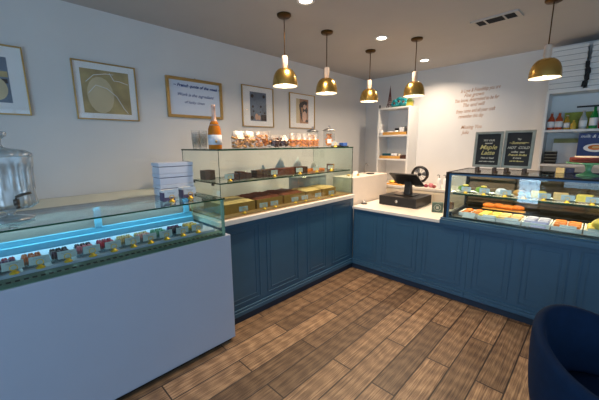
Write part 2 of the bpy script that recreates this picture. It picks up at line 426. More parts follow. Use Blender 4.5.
def art2(t, hy, hz):
    b = MB(); flat(b, -hy+.055, hy-.06, -hz+.055, hz-.06); pr_ = b.build('print', C_ochre, t)
    b = MB(); ellipse(b, -.05, -.03, .10, .15, .0098, 0); b.build('pale_area', C_paleo, pr_)
    b = MB()
    for pts in ([(-.14, -.02), (-.08, .05), (0, .03), (.07, -.03), (.12, -.13), (.15, -.17)], [(.03, .16), (.06, .10), (.10, .10), (.17, .08)], [(-.15, .07), (-.09, .13), (.0, .15), (.06, .15)]):
        b.tube([(.0105, y, z) for y, z in pts], .0028, 6)
    b.build('white_line', m_paper, pr_)
picture('framed_picture', 'gold framed ochre abstract print with white curved lines', -2.587, -2.108, 1.808, 2.28, art2)
m_wb = mat('whiteboard_face', (206, 216, 232), .18, var=.01); m_ink = mat('blue_marker_ink', (34, 62, 130), .6, var=.1)
def artwb(t, hy, hz):
    text('writing', '~ French quote of the week ~', .043, m_ink, t, (.009, -.235, .112), '+X', .35, thick=.0012, rot=R(-1))
    text('writing', 'Work is the ingredient', .044, m_ink, t, (.009, -.205, .022), '+X', .45, thick=.0002, rot=R(-1))
    text('writing', 'of lucky times', .040, m_ink, t, (.009, -.13, -.05), '+X', .45, thick=0, rot=R(-1))
    b = MB().lathe([(0, 0), (.006, 0), (.006, .012), (0, .012)], c=(.01, 0, hz)); b.build('hanging_hook', m_steel, t)
picture('whiteboard', 'gold framed whiteboard with blue handwriting above the rosé bottle', -1.835, -1.215, 1.868, 2.262, artwb, fw_=.028, cat='whiteboard', depth=.026, back=m_wb)
def art3(t, hy, hz):
    b = MB(); flat(b, -.125, .13, -.17, .175); pr_ = b.build('print', C_slate, t)
    for y, z, r in ((-.09, .125, .022), (.09, .13, .02), (-.085, .0, .015), (.04, .005, .014), (-.075, -.055, .011), (.03, -.06, .010), (.10, -.07, .013), (-.10, -.135, .025)):
        b = MB(); ellipse(b, y, z, r, r); b.build('dark_spot', C_dk, pr_)
    b = MB(); flat(b, .04, .125, -.165, -.09, .0098); b.build('dark_corner', C_dk, pr_)
    b = MB(); ellipse(b, -.03, -.12, .025, .04); ellipse(b, .01, -.13, .02, .03); b.build('pink_spot', C_peach, pr_)
picture('framed_picture', 'slim gold framed blue-grey print with dark dots', -.943, -.452, 1.806, 2.292, art3)
def art4(t, hy, hz):
    b = MB(); flat(b, -.125, .125, -.165, .17); pr_ = b.build('print', C_sepia, t)
    b = MB(); flat(b, -.125, -.055, -.165, .17, .0095); b.build('pale_strip', C_paleo, pr_)
    b = MB(); ellipse(b, .02, .10, .09, .04, .0095, rot=.3); ellipse(b, .06, .02, .05, .05, .0100); ellipse(b, -.03, -.02, .018, .12, .0102, rot=.25); ellipse(b, .09, -.13, .03, .02, .0100)
    b.build('dark_shape', C_dk, pr_)
    b = MB(); ellipse(b, .04, -.07, .045, .075, .0108, rot=-.15); ellipse(b, .045, .065, .03, .035, .011); b.build('peach_shape', C_peach, pr_)
picture('framed_picture', 'slim gold framed brown sepia figure print nearest the corner', -.163, .355, 1.811, 2.288, art4)

# ================================================================= WALL LETTERING
m_script = mat('bronze_lettering', (178, 132, 98), .6, 0, var=.05)
t = thing('wall_lettering', 'bronze handwritten verse lettered on the back wall', 'lettering', (.80, YB, 2.1))
for i, (s_, cx, z) in enumerate([("In Love & Friendship you are", .04, 2.30), ("Fine grown", -.03, 2.235), ("You know, determined to be for", .0, 2.17), ("The end will", -.03, 2.10),
                                 ("Enjoy some and all your craft", .0, 2.02), ("remember this day", -.05, 1.945), ("Missing You", -.03, 1.79), ("Julia", -.10, 1.715)]):
    text('text_line', s_, .070, m_script, t, (cx, -.001, z-2.1), '-Y', .4, 'CENTER', thick=.0002, rot=R(1.5), sx=.60 if len(s_) > 14 else .8)

# ================================================================= BRASS RING CARD HOLDER
def make_card(label, loc, rz=0, w_=.086, h_=.044, group='price cards in brass ring stands', m=None):
    """card faces local +x"""
    t = thing('price_card_holder', label, 'price card', loc, rz, group)
    b = MB().lathe([(0, 0), (.021, 0), (.021, .004), (.014, .010), (.007, .015), (.005, .019), (0, .019)], c=(.014, 0, 0), n=14)
    pts = [(.016, .015*math.sin(a), .032+.015*math.cos(a)) for a in [2*PI*k/14 for k in range(14)]]
    b.tube(pts, .0022, 6, closed=True)
    b.build('ring_stand', mat('bright_brass', (232, 184, 60), .35, .6, var=.05), t)
    cd_ = MB().box(-.0008, .0008, -w_/2, w_/2, .018, .018+h_).build('card', m or m_card, t)
    MB().box(.0008, .0012, -w_*.3, w_*.3, .05, .0515).box(.0008, .0012, -w_*.2, w_*.22, .042, .0432).build('writing', C_grey, cd_)
    return t

# ================================================================= MACARON CASE (left foreground)
CY0, CY1 = -3.95, -1.918
t = thing('macaron_display_case', 'low glass display case on a white base at the left foreground', 'display case', (-.1, -2.9, 0))
def W(o):   # parent keeping world coordinates
    o.parent = t; o.location = tuple(a-b_ for a, b_ in zip(o.location, t.location)); return o
W(MB().box(-.38, .185, CY0, CY1, .035, .905).build('base_cabinet', m_whitelac, bevel=.006))
W(MB().box(-.33, .15, CY0, CY1-.02, 0, .035).build('plinth', m_matte))
W(MB().box(-.37, .085, CY0, CY1-.035, .905, .925).build('deck', m_whitelac))
b = MB()
for k in range(58):
    y = CY1-.09-k*.033
    b.box(.146, .170, y-.0095, y+.0095, .9272, .9280)
W(b.build('air_slot', m_matte))
W(MB().box(.085, .1755, CY0, CY1-.04, .9052, .9272).build('air_grille', mat('greenish_metal', (84, 112, 100), .4, .2, var=.05)))
GY = CY1-.045
W(pane(.176, .184, CY0, GY, .907, 1.187).build('front_glass', [m_glass, m_gedge_l]))
W(pane(-.345, .200, CY0, GY+.004, 1.187, 1.196).build('top_glass', [glassmat('top_plate_glass', (.74, .82, .82), refl=1.3, base=.05, rough=.03), m_gedge]))
W(pane(-.33, .176, GY-.008, GY, .925, 1.187).build('end_glass', [m_glass, m_gedge_l]))
W(MB().box(.172, .178, GY-.02, GY+.002, .91, 1.187).build('corner_seal', m_gedge_l))
m_rail = mat('led_tinted_rail', (104, 166, 192), .35, var=.03)  # white rail with the blue LED light put into its colour
b = MB().box(-.36, -.30, CY0, GY-.01, .925, .985).box(-.35, -.325, CY0, GY-.01, .985, 1.02).box(-.36, -.335, CY0, GY-.01, 1.172, 1.187)
for y in (-3.6, -2.665, -2.02): b.box(-.35, -.322, y-.022, y+.022, 1.02, 1.165)
W(b.build('rear_rail', m_rail, bevel=.003))
W(pane(-.342, -.336, CY0, GY-.02, 1.02, 1.165).build('rear_door_glass', [mat('grey_brown_door', (132, 122, 116), .3, var=.06, scale=5), m_gedge]))
W(MB().box(-.29, .085, CY0, GY-.03, .925, .945).build('shelf_step', m_whitelac, bevel=.003))
l = bpy.data.lights.new('case_led_glow', 'AREA'); l.shape = 'RECTANGLE'; l.size = 1.9; l.size_y = .02; l.energy = 4.8; l.color = (.45, .84, 1)
lo = bpy.data.objects.new('case_led_glow', l); COL.objects.link(lo); lo.parent = t
lo.matrix_local = Matrix.Translation((-.20, -.03, 1.168)) @ Matrix(((0, -1, 0), (1, 0, 0), (0, 0, 1))).to_4x4() @ Matrix.Rotation(R(0), 4, 'X')

# macaron trays with individual macarons
MC = {'raspberry': (176, 46, 84), 'purple': (96, 48, 100), 'rust': (204, 104, 58), 'blackcurrant': (66, 42, 66), 'pink': (216, 120, 140), 'red': (186, 34, 66),
      'caramel': (206, 172, 110), 'rose': (222, 160, 158), 'pistachio': (98, 160, 136), 'vanilla': (226, 208, 160), 'dark plum': (48, 32, 48), 'lemon': (222, 190, 70)}
mcache = {}
def macaron_mesh(c):
    if c in mcache: return mcache[c]
    b = MB(); m4 = Matrix.Rotation(R(90), 4, 'X')
    pr = [(0, -.0135), (.017, -.0125), (.0245, -.0075), (.0245, -.003), (.0225, -.0025), (.0225, .0025), (.0245, .003), (.0245, .0075), (.017, .0125), (0, .0135)]
    b.lathe(pr, n=12, mat4=m4)
    for i in range(len(b.f)):
        if 4*12 <= i < 5*12: b.mi[i] = 1
    mm = mat('%s_macaron_shell' % c.replace(' ', '_'), MC[c], .55, var=.08, scale=60)
    o = b.build('macaron', [mm, mat('macaron_filling', tuple(int(v*.75+50) for v in MC[c]), .6, var=.05)]); mcache[c] = o.data; bpy.data.objects.remove(o)
    return mcache[c]
trays = [(-3.245, 'vanilla', 'blackcurrant'), (-3.148, 'purple', 'raspberry'), (-3.043, 'rust', 'rust'), (-2.923, 'blackcurrant', 'dark plum'), (-2.806, 'pink', 'blackcurrant'), (-2.694, 'red', 'raspberry'),
         (-2.584, 'caramel', 'vanilla'), (-2.478, 'rose', 'vanilla'), (-2.372, 'pistachio', 'pistachio'), (-2.255, 'dark plum', 'purple'), (-2.14, 'lemon', 'caramel')]
m_tray = glassmat('acrylic_tray', (.9, .94, .95), base=.06, rough=.1)
for i, (y, c1, c2) in enumerate(trays):
    nm = c1 if c1 == c2 else c1+' and '+c2
    where = ('first', 'second', 'third', 'fourth', 'fifth', 'sixth', 'seventh', 'eighth', 'ninth', 'tenth', 'last')[i]+' from the left'
    y0 = y-.0145
    tr = MB().box(-.052, .060, y0-.044, y0+.044, .9455, .9592)
    tr.box(-.052, -.050, y0-.044, y0+.044, .9475, .985).box(.058, .060, y0-.044, y0+.044, .9475, .985).box(-.050, .058, y0-.044, y0-.042, .9475, .985).box(-.050, .058, y0+.042, y0+.044, .9475, .985)
    tag(tr.build('macaron_tray', m_tray), 'clear tray of %s macarons, %s' % (nm, where), 'tray', 'clear macaron trays in the white case')
    for a in range(2):
        for k in range(3):
            c = c1 if a == 0 else c2
            o = bpy.data.objects.new('macaron', macaron_mesh(c)); COL.objects.link(o)
            o.location = (.030-a*.052, y-.042+k*.0275, .984)
            tag(o, '%s %s %s macaron in the tray %s' % (('left', 'middle', 'right')[k], ('front', 'rear')[a], c, where), 'macaron', 'macarons in the white case')
card0 = None
for i, (y, c1, c2) in enumerate(trays):
    lb = 'grey price card on a brass ring, before the %s macarons, %s' % (c1, ('first', 'second', 'third', 'fourth', 'fifth', 'sixth', 'seventh', 'eighth', 'ninth', 'tenth', 'last')[i])
    loc = (.072, y+.012, .9455)
    if card0 is None: card0 = make_card(lb, loc, 0, group='price cards in the macaron case')
    else: dup(card0, loc, random.uniform(-.08, .08), lb)
# on its top: gift boxes, small macaron boxes, dispenser
for k in range(3):
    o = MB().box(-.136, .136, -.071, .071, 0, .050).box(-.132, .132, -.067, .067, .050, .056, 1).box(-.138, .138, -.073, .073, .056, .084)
    ob = o.build('cake_box', [mat('lilac_white_card_%s' % 'abc'[k], ((226, 228, 240), (216, 220, 236), (222, 226, 240))[k], .6, var=.02), mat('lid_gap_shade', (120, 124, 150), .7, var=.02)], loc=(-.315, -2.112, 1.1965+k*.0855), bevel=.002)  # second material paints the shadow gap under the lid
    ob.rotation_euler = (0, 0, R(90))
    tag(ob, 'white lidded cake box on the low glass case, %s of the stack of three' % ('bottom', 'middle', 'top')[k], 'box', 'stacked white cake boxes on the macaron case')
wc = MB().box(-.0008, .0008, -.044, .044, .018, .072).build('card', m_paper); white_card = wc.data; bpy.data.objects.remove(wc)
m_purp = mat('violet_macaron_box', (92, 84, 118), .5, var=.1)
for x, y, lb in ((-.015, -2.29, 'small violet box behind a card, left one on the low case'), (-.055, -2.135, 'small violet box behind a card, right one on the low case')):
    g = thing('macaron_box', lb, 'box', (x, y, 1.1965), 0, 'violet boxes on the low case')
    MB().box(-.03, .03, -.045, .04, 0, .062).build('box_body', m_purp, g, bevel=.002)
    MB().box(-.031, .031, -.046, .041, .062, .078).build('box_lid', m_paper, g, bevel=.002)
    cw = dup(card0, (x+.052, y+.004, 1.1965), R(-12), lb.replace('small violet box behind a card', 'white price card before a violet box'), 'price cards on top of the low case')
    for ch in cw.children:
        if ch.name.startswith('card'):
            ch.data = white_card; ch.location.z = .012
# drink dispenser
g = thing('drink_dispenser', 'cut crystal drink dispenser with a metal tap, on the low case at the left edge', 'dispenser', (-.045, -3.105, 1.1965))
def flute(b, prof, nf, depth, n):
    vs = []; fs = []; m = len(prof)
    for r, z, d in prof:
        for k in range(n):
            a = 2*PI*k/n; rr = r*(1-depth*d*(.5+.5*math.cos(nf*a))); vs.append((rr*math.cos(a), rr*math.sin(a), z))
    for i in range(m-1):
        for k in range(n): k2 = (k+1) % n; fs.append((i*n+k, i*n+k2, (i+1)*n+k2, (i+1)*n+k))
    b.add(vs, fs, 0, True); return b
b = MB(); flute(b, [(.004, .012, 0), (.092, .002, .6), (.098, .010, .6), (.06, .022, .4), (.02, .03, 0), (.016, .045, 0), (.03, .058, 0), (.034, .066, 0)], 12, .06, 72); b.build('foot', m_crystal, g)
b = MB(); flute(b, [(.004, .064, 0), (.10, .068, .4), (.122, .085, .8), (.118, .10, .2), (.116, .13, .2), (.117, .16, 0), (.118, .18, 1), (.120, .27, 1), (.122, .29, 0), (.124, .31, 0), (.125, .335, 0)], 20, .07, 120); b.build('body', m_crystal, g)
b = MB(); flute(b, [(.118, .335, .0), (.127, .34, .6), (.125, .352, .6), (.10, .368, .8), (.05, .378, .8), (.018, .384, 0), (.012, .40, 0), (.014, .425, 0), (.034, .44, .6), (.038, .462, .6), (.004, .466, 0)], 16, .08, 96); b.build('lid', m_crystal, g)
b = MB().tube([(.112, .020, .105), (.140, .024, .105), (.153, .026, .098), (.155, .026, .082)], .009, 10).lathe([(.012, 0), (.012, .03), (0, .03)], c=(.143, .024, .098), n=12)
b.tube([(.143, .024, .128), (.143, .026, .140), (.150, .05, .150), (.152, .085, .156)], .0065, 8)
b.build('tap', mat('dark_nickel', (96, 90, 84), .35, .8, var=.05), g)

# ================================================================= TALL GLASS DISPLAY (left)
t = thing('glass_cake_display', 'tall frameless glass cake display on the blue cabinet by the left wall', 'display case', (-.3, -.93, .967))
DX0, DX1, DY0, DY1, DZ0, DZ1 = -.67, -.022, -1.862, -.008, .967, 1.548
W(pane(DX0-.004, DX1+.004, DY0-.004, DY1+.004, DZ1-.010, DZ1+.003).build('top_glass', [m_glass, m_gedge]))
W(pane(DX1-.006, DX1, DY0, DY1, DZ0+.012, DZ1-.006).build('front_glass', [m_glass, m_gedge]))
W(pane(DX0, DX1-.006, DY0, DY0+.006, DZ0+.012, DZ1-.006).build('end_glass', [m_glass, m_gedge]))
W(pane(DX0, DX1-.006, DY1-.006, DY1, DZ0+.012, DZ1-.006).build('end_glass', [m_glass, m_gedge]))
W(MB().box(DX0, DX1, DY0, DY1, DZ0, DZ0+.012).build('base_board', mat('base_board_wood', (168, 134, 92), .5, var=.08), bevel=.002))
W(pane(DX0+.15, -.045, DY0+.012, DY1-.012, 1.262, 1.274).build('glass_shelf', [m_glass, m_gedge]))
b = MB()
for y in (DY0+.006, DY1-.022):
    for x in (-.16, -.50): b.box(x-.012, x+.012, y, y+.016, 1.246, 1.262)
W(b.build('shelf_bracket', m_matte))
# contents: lower level card trays with traybakes
ZB = .979
low = [(-1.60, .33, m_bread, 'pale flat pastry'), (-1.25, .33, m_crumb, 'crumbly brown traybake'), (-.905, .31, m_crumb, 'dark red-brown traybake'), (-.60, .25, m_bread, 'golden pale cake'), (-.325, .25, m_bread, 'gold-topped cake')]
for i, (y, wd, m_, nm) in enumerate(low):
    g = thing('cake_tray', 'gold tray of %s, %s in the tall display' % (nm, ('leftmost', 'second from left', 'middle', 'second from right', 'rightmost')[i]), 'tray', (-.30, y, ZB), 0)
    hw = wd/2; BK = -.20 if i < 3 else -.10
    MB().box(BK, .17, -hw, hw, 0, .004).box(.166, .17, -hw, hw, .004, .088).box(BK, BK+.004, -hw, hw, .004, .088).box(BK+.004, .166, -hw, -hw+.004, .004, .088).box(BK+.004, .166, hw-.004, hw, .004, .088).build('card_tray', m_board, g)
    b = MB(); n = 12
    vs = []; fs = []
    for a in range(n+1):
        for c in range(n+1):
            e = min(a, n-a, c, n-c)
            vs.append((BK+.008+(.154-BK)*a/n, -hw+.006+(wd-.012)*c/n, .085+(0.016 if e > 0 else 0)+random.uniform(-.005, .005)*(1.6 if m_ is m_crumb else .6)))
    for a in range(n):
        for c in range(n): k = a*(n+1)+c; fs.append((k, k+n+1, k+n+2, k+1))
    b.add(vs, fs, 0, True); b.box(BK+.008, .162, -hw+.006, hw-.006, .0042, .084)
    b.build('traybake', m_, g)
for y, lb in ((-1.60, 'under the pale pastry'), (-1.37, 'between the pale pastry and the crumbly traybake'), (-1.235, 'on the crumbly traybake'), (-.95, 'left on the red-brown traybake'), (-.80, 'right on the red-brown traybake'), (-.58, 'before the golden pale cake'), (-.34, 'before the rightmost cake')):
    dup(card0, (-.085, y, ZB), R(-10), 'small pale price card on a brass stand, %s' % lb, 'price cards in the bottom of the tall display')
# upper shelf
ZS = 1.2745
def brownie(x, y, sx, sy, sz, lb, z=ZS, m=None, group='brownie blocks on the glass shelf', name='brownie', cat='cake'):
    o = MB().cbox(0, 0, sz/2, sx, sy, sz).build(name, m or m_choc, loc=(x, y, z), rz=random.uniform(-.06, .06), bevel=.004)
    return tag(o, lb, cat, group)
brownie(-.40, -1.76, .10, .10, .085, 'dark square cake at the left end of the glass shelf')
brownie(-.20, -1.62, .09, .07, .055, 'chocolate brownie, first right of the leftmost price card', group='brownies right of the leftmost card')
brownie(-.20, -1.545, .09, .065, .07, 'taller chocolate brownie in the left cluster on the glass shelf')
brownie(-.20, -1.475, .09, .065, .055, 'last brownie of the left cluster on the glass shelf')
for k in range(3): brownie(-.19, -1.36+k*.075, .10, .070, .07, '%s brownie of the short dark row left of the second shelf card' % ('left', 'middle', 'right')[k], group='brownies in the short dark row')
brownie(-.20, -1.02, .10, .26, .07, 'long reddish chocolate cake right of the second shelf card', m=mat('reddish_chocolate', (110, 52, 34), .7, var=.2, scale=60, bump=.5))
brownie(-.20, -.77, .10, .18, .07, 'dark chocolate cake under the middle white paper tent')
brownie(-.26, -.62, .12, .10, .03, 'thin orange biscuit slab right of the middle paper tent', m=m_orange, group=None)
brownie(-.26, -.43, .12, .20, .028, 'long thin amber biscuit slab near the right end of the shelf', m=m_orange)
brownie(-.26, -.17, .05, .045, .07, 'small dark red jar-shaped cake near the right end of the glass shelf', m=mat('dark_red_glaze', (96, 28, 26), .3, var=.2))
brownie(-.26, -.10, .035, .03, .065, 'small caramel cake at the right end of the glass shelf', m=m_kraft)
for y, s_, lb in ((-1.17, .7, 'leftmost'), (-.93, 1.15, 'second from left'), (-.66, 1.1, 'third from left'), (-.38, .7, 'smallest, right'),):
    b = MB()
    h_ = .155*s_; w_ = .10*s_
    b.prism([(-w_, 0), (w_, 0), (w_*.25, h_)], -.0, .004, mat4=Matrix(((0, 0, 1, 0), (1, 0, 0, 0), (0, 1, 0, 0), (0, 0, 0, 1))))
    b.add([(0, -w_, 0), (0, w_*.25, h_), (.05, -w_*.3, 0)], [(0, 1, 2), (2, 1, 0)])
    b.add([(0, w_, 0), (0, w_*.25, h_), (.05, w_*.7, 0)], [(0, 1, 2), (2, 1, 0)])
    tag(b.build('paper_tent', mat('grey_white_paper', (236, 240, 240), .7, var=.02), loc=(-.35, y, ZS)), 'pointed pale paper tent standing on the glass shelf, %s' % lb, 'sign', 'pointed paper tents on the shelf')
for y, lb in ((-1.70, 'at the left end of the shelf'), (-1.19, 'beside the long reddish cake'), (-.83, 'before the dark cake'), (-.56, 'before the thin orange slab'), (-.30, 'at the right end of the shelf')):
    dup(card0, (-.135, y, ZS), R(-10), 'ring-held price card on the upper glass shelf, %s' % lb, 'price cards on the upper glass shelf')
# grey tub behind the trays
g = thing('storage_tub', 'translucent grey plastic tub at the right end of the tall display', 'tub', (-.50, -.30, ZB), 0)
b = MB().box(-.08, .08, -.27, .27, 0, .20).box(-.09, .09, -.28, .28, .20, .212)
b.build('tub', mat('grey_tub', (150, 158, 164), .4, var=.05), g, bevel=.006)

# ---- things on top of the tall display
m_bag2 = glassmat('frosted_cup', (.95, .96, .97), base=.13, rough=.5)
ZT = DZ1+.0035
for x, y, lb in ((-.50, -1.80, 'left'), (-.55, -1.70, 'right')):
    b = MB()
    for k in range(5): b.lathe([(.030, .0+k*.016), (.040, .10+k*.016), (.042, .102+k*.016)], n=18)
    b.f = [f for f in b.f if len(f) <= 4 or True]
    tag(b.build('cup_stack', m_bag2, loc=(x, y, ZT)), '%s stack of clear plastic cups behind the rosé bottle' % lb, 'cups', 'stacks of clear cups')
g = thing('rose_wine_bottle', 'sparkling rosé bottle with pale label on the tall display', 'bottle', (-.15, -1.81, ZT))
MB().lathe([(0, 0), (.050, 0), (.054, .006), (.055, .12), (.050, .165), (.034, .21), (.020, .235), (0, .235)], n=26).build('bottle_glass', mat('rose_wine', (206, 120, 34), .08, var=.05, scale=6), g)
MB().lathe([(.042, .19), (.0225, .232), (.0165, .26), (.0155, .335), (.018, .337), (.018, .352), (.014, .356), (0, .357)], n=22).build('foil_cap', mat('pink_foil', (226, 184, 164), .4, .3, var=.1, scale=50), g)
MB().lathe([(.0565, .035), (.0565, .115)], n=26).build('label_band', mat('pale_label', (214, 218, 226), .6, var=.02), g)
b = MB()
for k in range(9):
    a = R(-60+k*7); b.blob((.056*math.cos(R(-20)), .056*math.sin(R(-20)), .060), .004, .012, .012, 8, 5); break
b.build('gold_seal', m_gold, g)
# cookie bags
m_bag = glassmat('cellophane', (.96, .96, .97), base=.10, rough=.35)
def cookie_bag(x, y, wd, dp, hh, fill, m_, lb, kind='lump'):
    g = thing('cookie_bag', lb, 'bag', (x, y, ZT), random.uniform(-.1, .1), 'clear bags of treats on the tall display')
    b = MB(); n = 10
    for zz, ins, mi in ((0, .0, 0),):
        P = []
        for z, sc, sq in ((0, .92, 1), (.02, 1, 1), (hh*.55, 1.0, 1), (hh*.8, .96, .55), (hh, 1.02, .12)):
            ring = []
            for k in range(12):
                a = 2*PI*k/12; cx_, cy_ = math.cos(a), math.sin(a)
                q = max(abs(cx_), abs(cy_)); ring.append((cx_/q*dp/2*sq*sc*(.9+.1*q), cy_/q*wd/2*sc, z+random.uniform(-.003, .003)))
            P.append(ring)
        vs = [p for r_ in P for p in r_]; fs = [tuple(reversed(range(12)))]
        for i in range(len(P)-1):
            for k in range(12): k2 = (k+1) % 12; fs.append((i*12+k, i*12+k2, (i+1)*12+k2, (i+1)*12+k))
        b.add(vs, fs, 0, False)
    b.build('bag', m_bag, g)
    b = MB()
    for k in range(44):
        a = random.uniform(-dp*.36, dp*.36); c = random.uniform(-wd*.42, wd*.42); z = random.uniform(.014, fill)
        if kind == 'slab': b.cbox(a*.4, c, z, .035, .022, .010, mat4=None)
        else: b.blob((a, c, z), .014, .016, .012, 7, 4, jit=.15)
    o = b.build('treats', m_, g); o['kind'] = 'stuff'
m_cook = mat('golden_biscuit', (206, 156, 92), .8, var=.35, scale=50, bump=.4); m_cook2 = mat('orange_biscuit', (226, 152, 70), .8, var=.25, scale=50, bump=.4)
m_nut = mat('chocolate_truffle', (92, 52, 40), .8, var=.4, scale=60, bump=.4)
cookie_bag(-.20, -1.545, .12, .09, .155, .105, m_cook, 'clear bag of pale nut clusters, leftmost of the bags')
cookie_bag(-.20, -1.425, .12, .09, .155, .11, m_cook, 'clear bag of pale nut clusters, second of the bags')
cookie_bag(-.20, -1.27, .16, .10, .16, .12, m_cook2, 'wide clear bag of orange biscuits between nut clusters and truffles')
cookie_bag(-.20, -1.12, .11, .10, .13, .095, m_nut, 'clear bag of dark chocolate truffles, left of the two')
cookie_bag(-.20, -1.0, .11, .10, .13, .095, m_nut, 'clear bag of dark chocolate truffles, right of the two')
for k, q in enumerate(('first', 'second', 'third', 'fourth', 'fifth')):
    cookie_bag(-.19, -.875+k*.09, .085, .09, .15, .085, m_cook2, 'narrow clear bag of yellow biscuits, %s right of the truffles' % q, 'slab')
for x, y, lb in ((-.42, -.30, 'rear glass cookie jar with a silver lid, half hidden by bags'), (-.16, -.30, 'front glass cookie jar with orange biscuits and a white label')):
    g = thing('cookie_jar', lb, 'jar', (x, y, ZT), R(-45))
    MB().lathe([(0, 0), (.062, 0), (.066, .012), (.066, .175), (.062, .185)], n=26).build('jar_glass', m_clear, g)
    g.children[0].data.materials[0] = m_clear
    MB().lathe([(0, .185), (.074, .185), (.076, .195), (.05, .207), (.018, .217), (.008, .221), (.014, .234), (.012, .244), (0, .247)], n=26).build('jar_lid', m_steel, g)
    b = MB()
    for k in range(34): a = random.uniform(0, 6.3); r_ = random.uniform(0, .04); b.blob((r_*math.cos(a), r_*math.sin(a), .02+.125*random.random()), .018, .018, .010, 7, 4, jit=.1)
    o = b.build('biscuits', m_cook2, g); o['kind'] = 'stuff'
    MB().box(.0665, .068, -.026, .020, .045, .09).build('label', m_paper, g)
g = dup(card0, (-.075, -.30, ZT), R(-20), 'brass ring stand with card before the front cookie jar', 'card before the cookie jar')
brownie(-.16, -.165, .09, .09, .02, 'flat black tray on the right end of the tall display', z=ZT, m=m_black, name='black_tray', cat='tray', group=None)
g = thing('card_holder', 'blue business card holder at the right end of the tall display', 'card holder', (-.13, -.06, ZT))
MB().box(-.05, .05, -.045, .045, 0, .012).build('holder_base', m_black, g, bevel=.002)
MB().box(-.03, .03, -.042, .042, .012, .05).build('cards', mat('cobalt_card', (58, 104, 190), .5, var=.1), g, bevel=.002)

# ================================================================= PASTRY CASE (right)
m_ledn = mat('dim_cool_led', (240, 250, 255), .5, emit=(.75, .9, 1), es=5, var=.01)
t = thing('pastry_display_case', 'blue framed glass pastry case under the two chalkboards', 'display case', (1.9, .3, .8))
RX0, RX1, RY1 = 1.085, 2.86, .68
m_navy = mat('blue_case_frame', (44, 92, 130), .4, var=.05)
W(MB().box(1.068, 2.90, -.048, .70, .788, .835).box(1.068, 2.90, -.03, .70, .835, .85).build('base_ledge', m_blue, bevel=.004))
b = MB().box(RX0, RX0+.028, -.006, .030, .85, 1.300).box(RX0, RX0+.03, RY1-.03, RY1, .85, 1.300)
b.box(RX0, RX1, -.008, .012, 1.292, 1.306).box(RX0, RX0+.02, .012, RY1, 1.292, 1.306).box(RX0, RX1, RY1-.03, RY1, 1.28, 1.306)
W(b.build('black_frame', m_matte, bevel=.002))
W(MB().box(RX0+.028, RX0+.044, .0, .028, .85, 1.276).box(RX0+.028, RX1, .0, .03, 1.276, 1.292).build('blue_frame', m_navy, bevel=.002))
W(pane(RX0+.044, RX1, .012, .018, .852, 1.276).build('front_glass', [m_glass, m_gedge]))
W(pane(RX0+.02, RX1, .012, RY1-.03, 1.296, 1.304).build('top_glass', [m_glass, m_gedge]))
W(pane(RX0+.004, RX0+.010, .030, RY1-.03, .85, 1.292).build('end_glass', [m_glass, m_gedge]))
W(pane(RX0+.05, RX1, .075, .42, 1.080, 1.094).build('glass_shelf', [m_glass, m_gedge]))
W(MB().box(RX0+.03, RX1, .03, RY1-.03, .85, .865).build('deck', mat('dark_steel_deck', (70, 66, 60), .4, .5, var=.1)))
b = MB().box(RX0+.03, RX1, RY1-.05, RY1-.03, .865, .93).box(RX0+.03, RX1, RY1-.05, RY1-.03, 1.16, 1.19)
for x in (1.55, 2.1): b.box(x, x+.02, RY1-.05, RY1-.03, .93, 1.28)
for z in (.955, .99, 1.025): b.box(RX0+.03, RX1, RY1-.055, RY1-.045, z, z+.014)
W(b.build('rear_rail', mat('brushed_rail', (160, 158, 150), .35, .6, var=.05)))
W(MB().box(RX0+.06, RX1, .034, .044, 1.280, 1.290).build('led_strip', m_ledn))
W(MB().box(RX0+.06, RX1, .40, .415, 1.074, 1.084).build('led_strip', mat('warm_led', (255, 236, 200), .5, emit=(1, .85, .6), es=6, var=.01)))
for (z, y, en, colr) in ((1.268, .06, 1.1, (.92, .95, 1)), (1.07, .36, 4.2, (1, .80, .46))):
    l = bpy.data.lights.new('pastry_led_glow', 'AREA'); l.shape = 'RECTANGLE'; l.size = 1.7; l.size_y = .02; l.energy = en; l.color = colr
    lo = bpy.data.objects.new('pastry_led_glow', l); COL.objects.link(lo); lo.parent = t; lo.location = (.07, y-.3, z-.8)
    lo.rotation_euler = (R(12 if y < .2 else -20), 0, 0)
W(pane(RX0+.03, RX1, RY1-.07, RY1-.062, .866, 1.28).build('rear_door_glass', [glassmat('smoky_door_glass', (.55, .51, .45)), m_gedge]))
W(MB().box(1.125, 1.15, .04, .55, .866, .905).box(1.17, RX1, .385, .40, .866, .895).box(1.17, RX1, .43, .445, .866, .905).build('black_rail', m_black, bevel=.002))
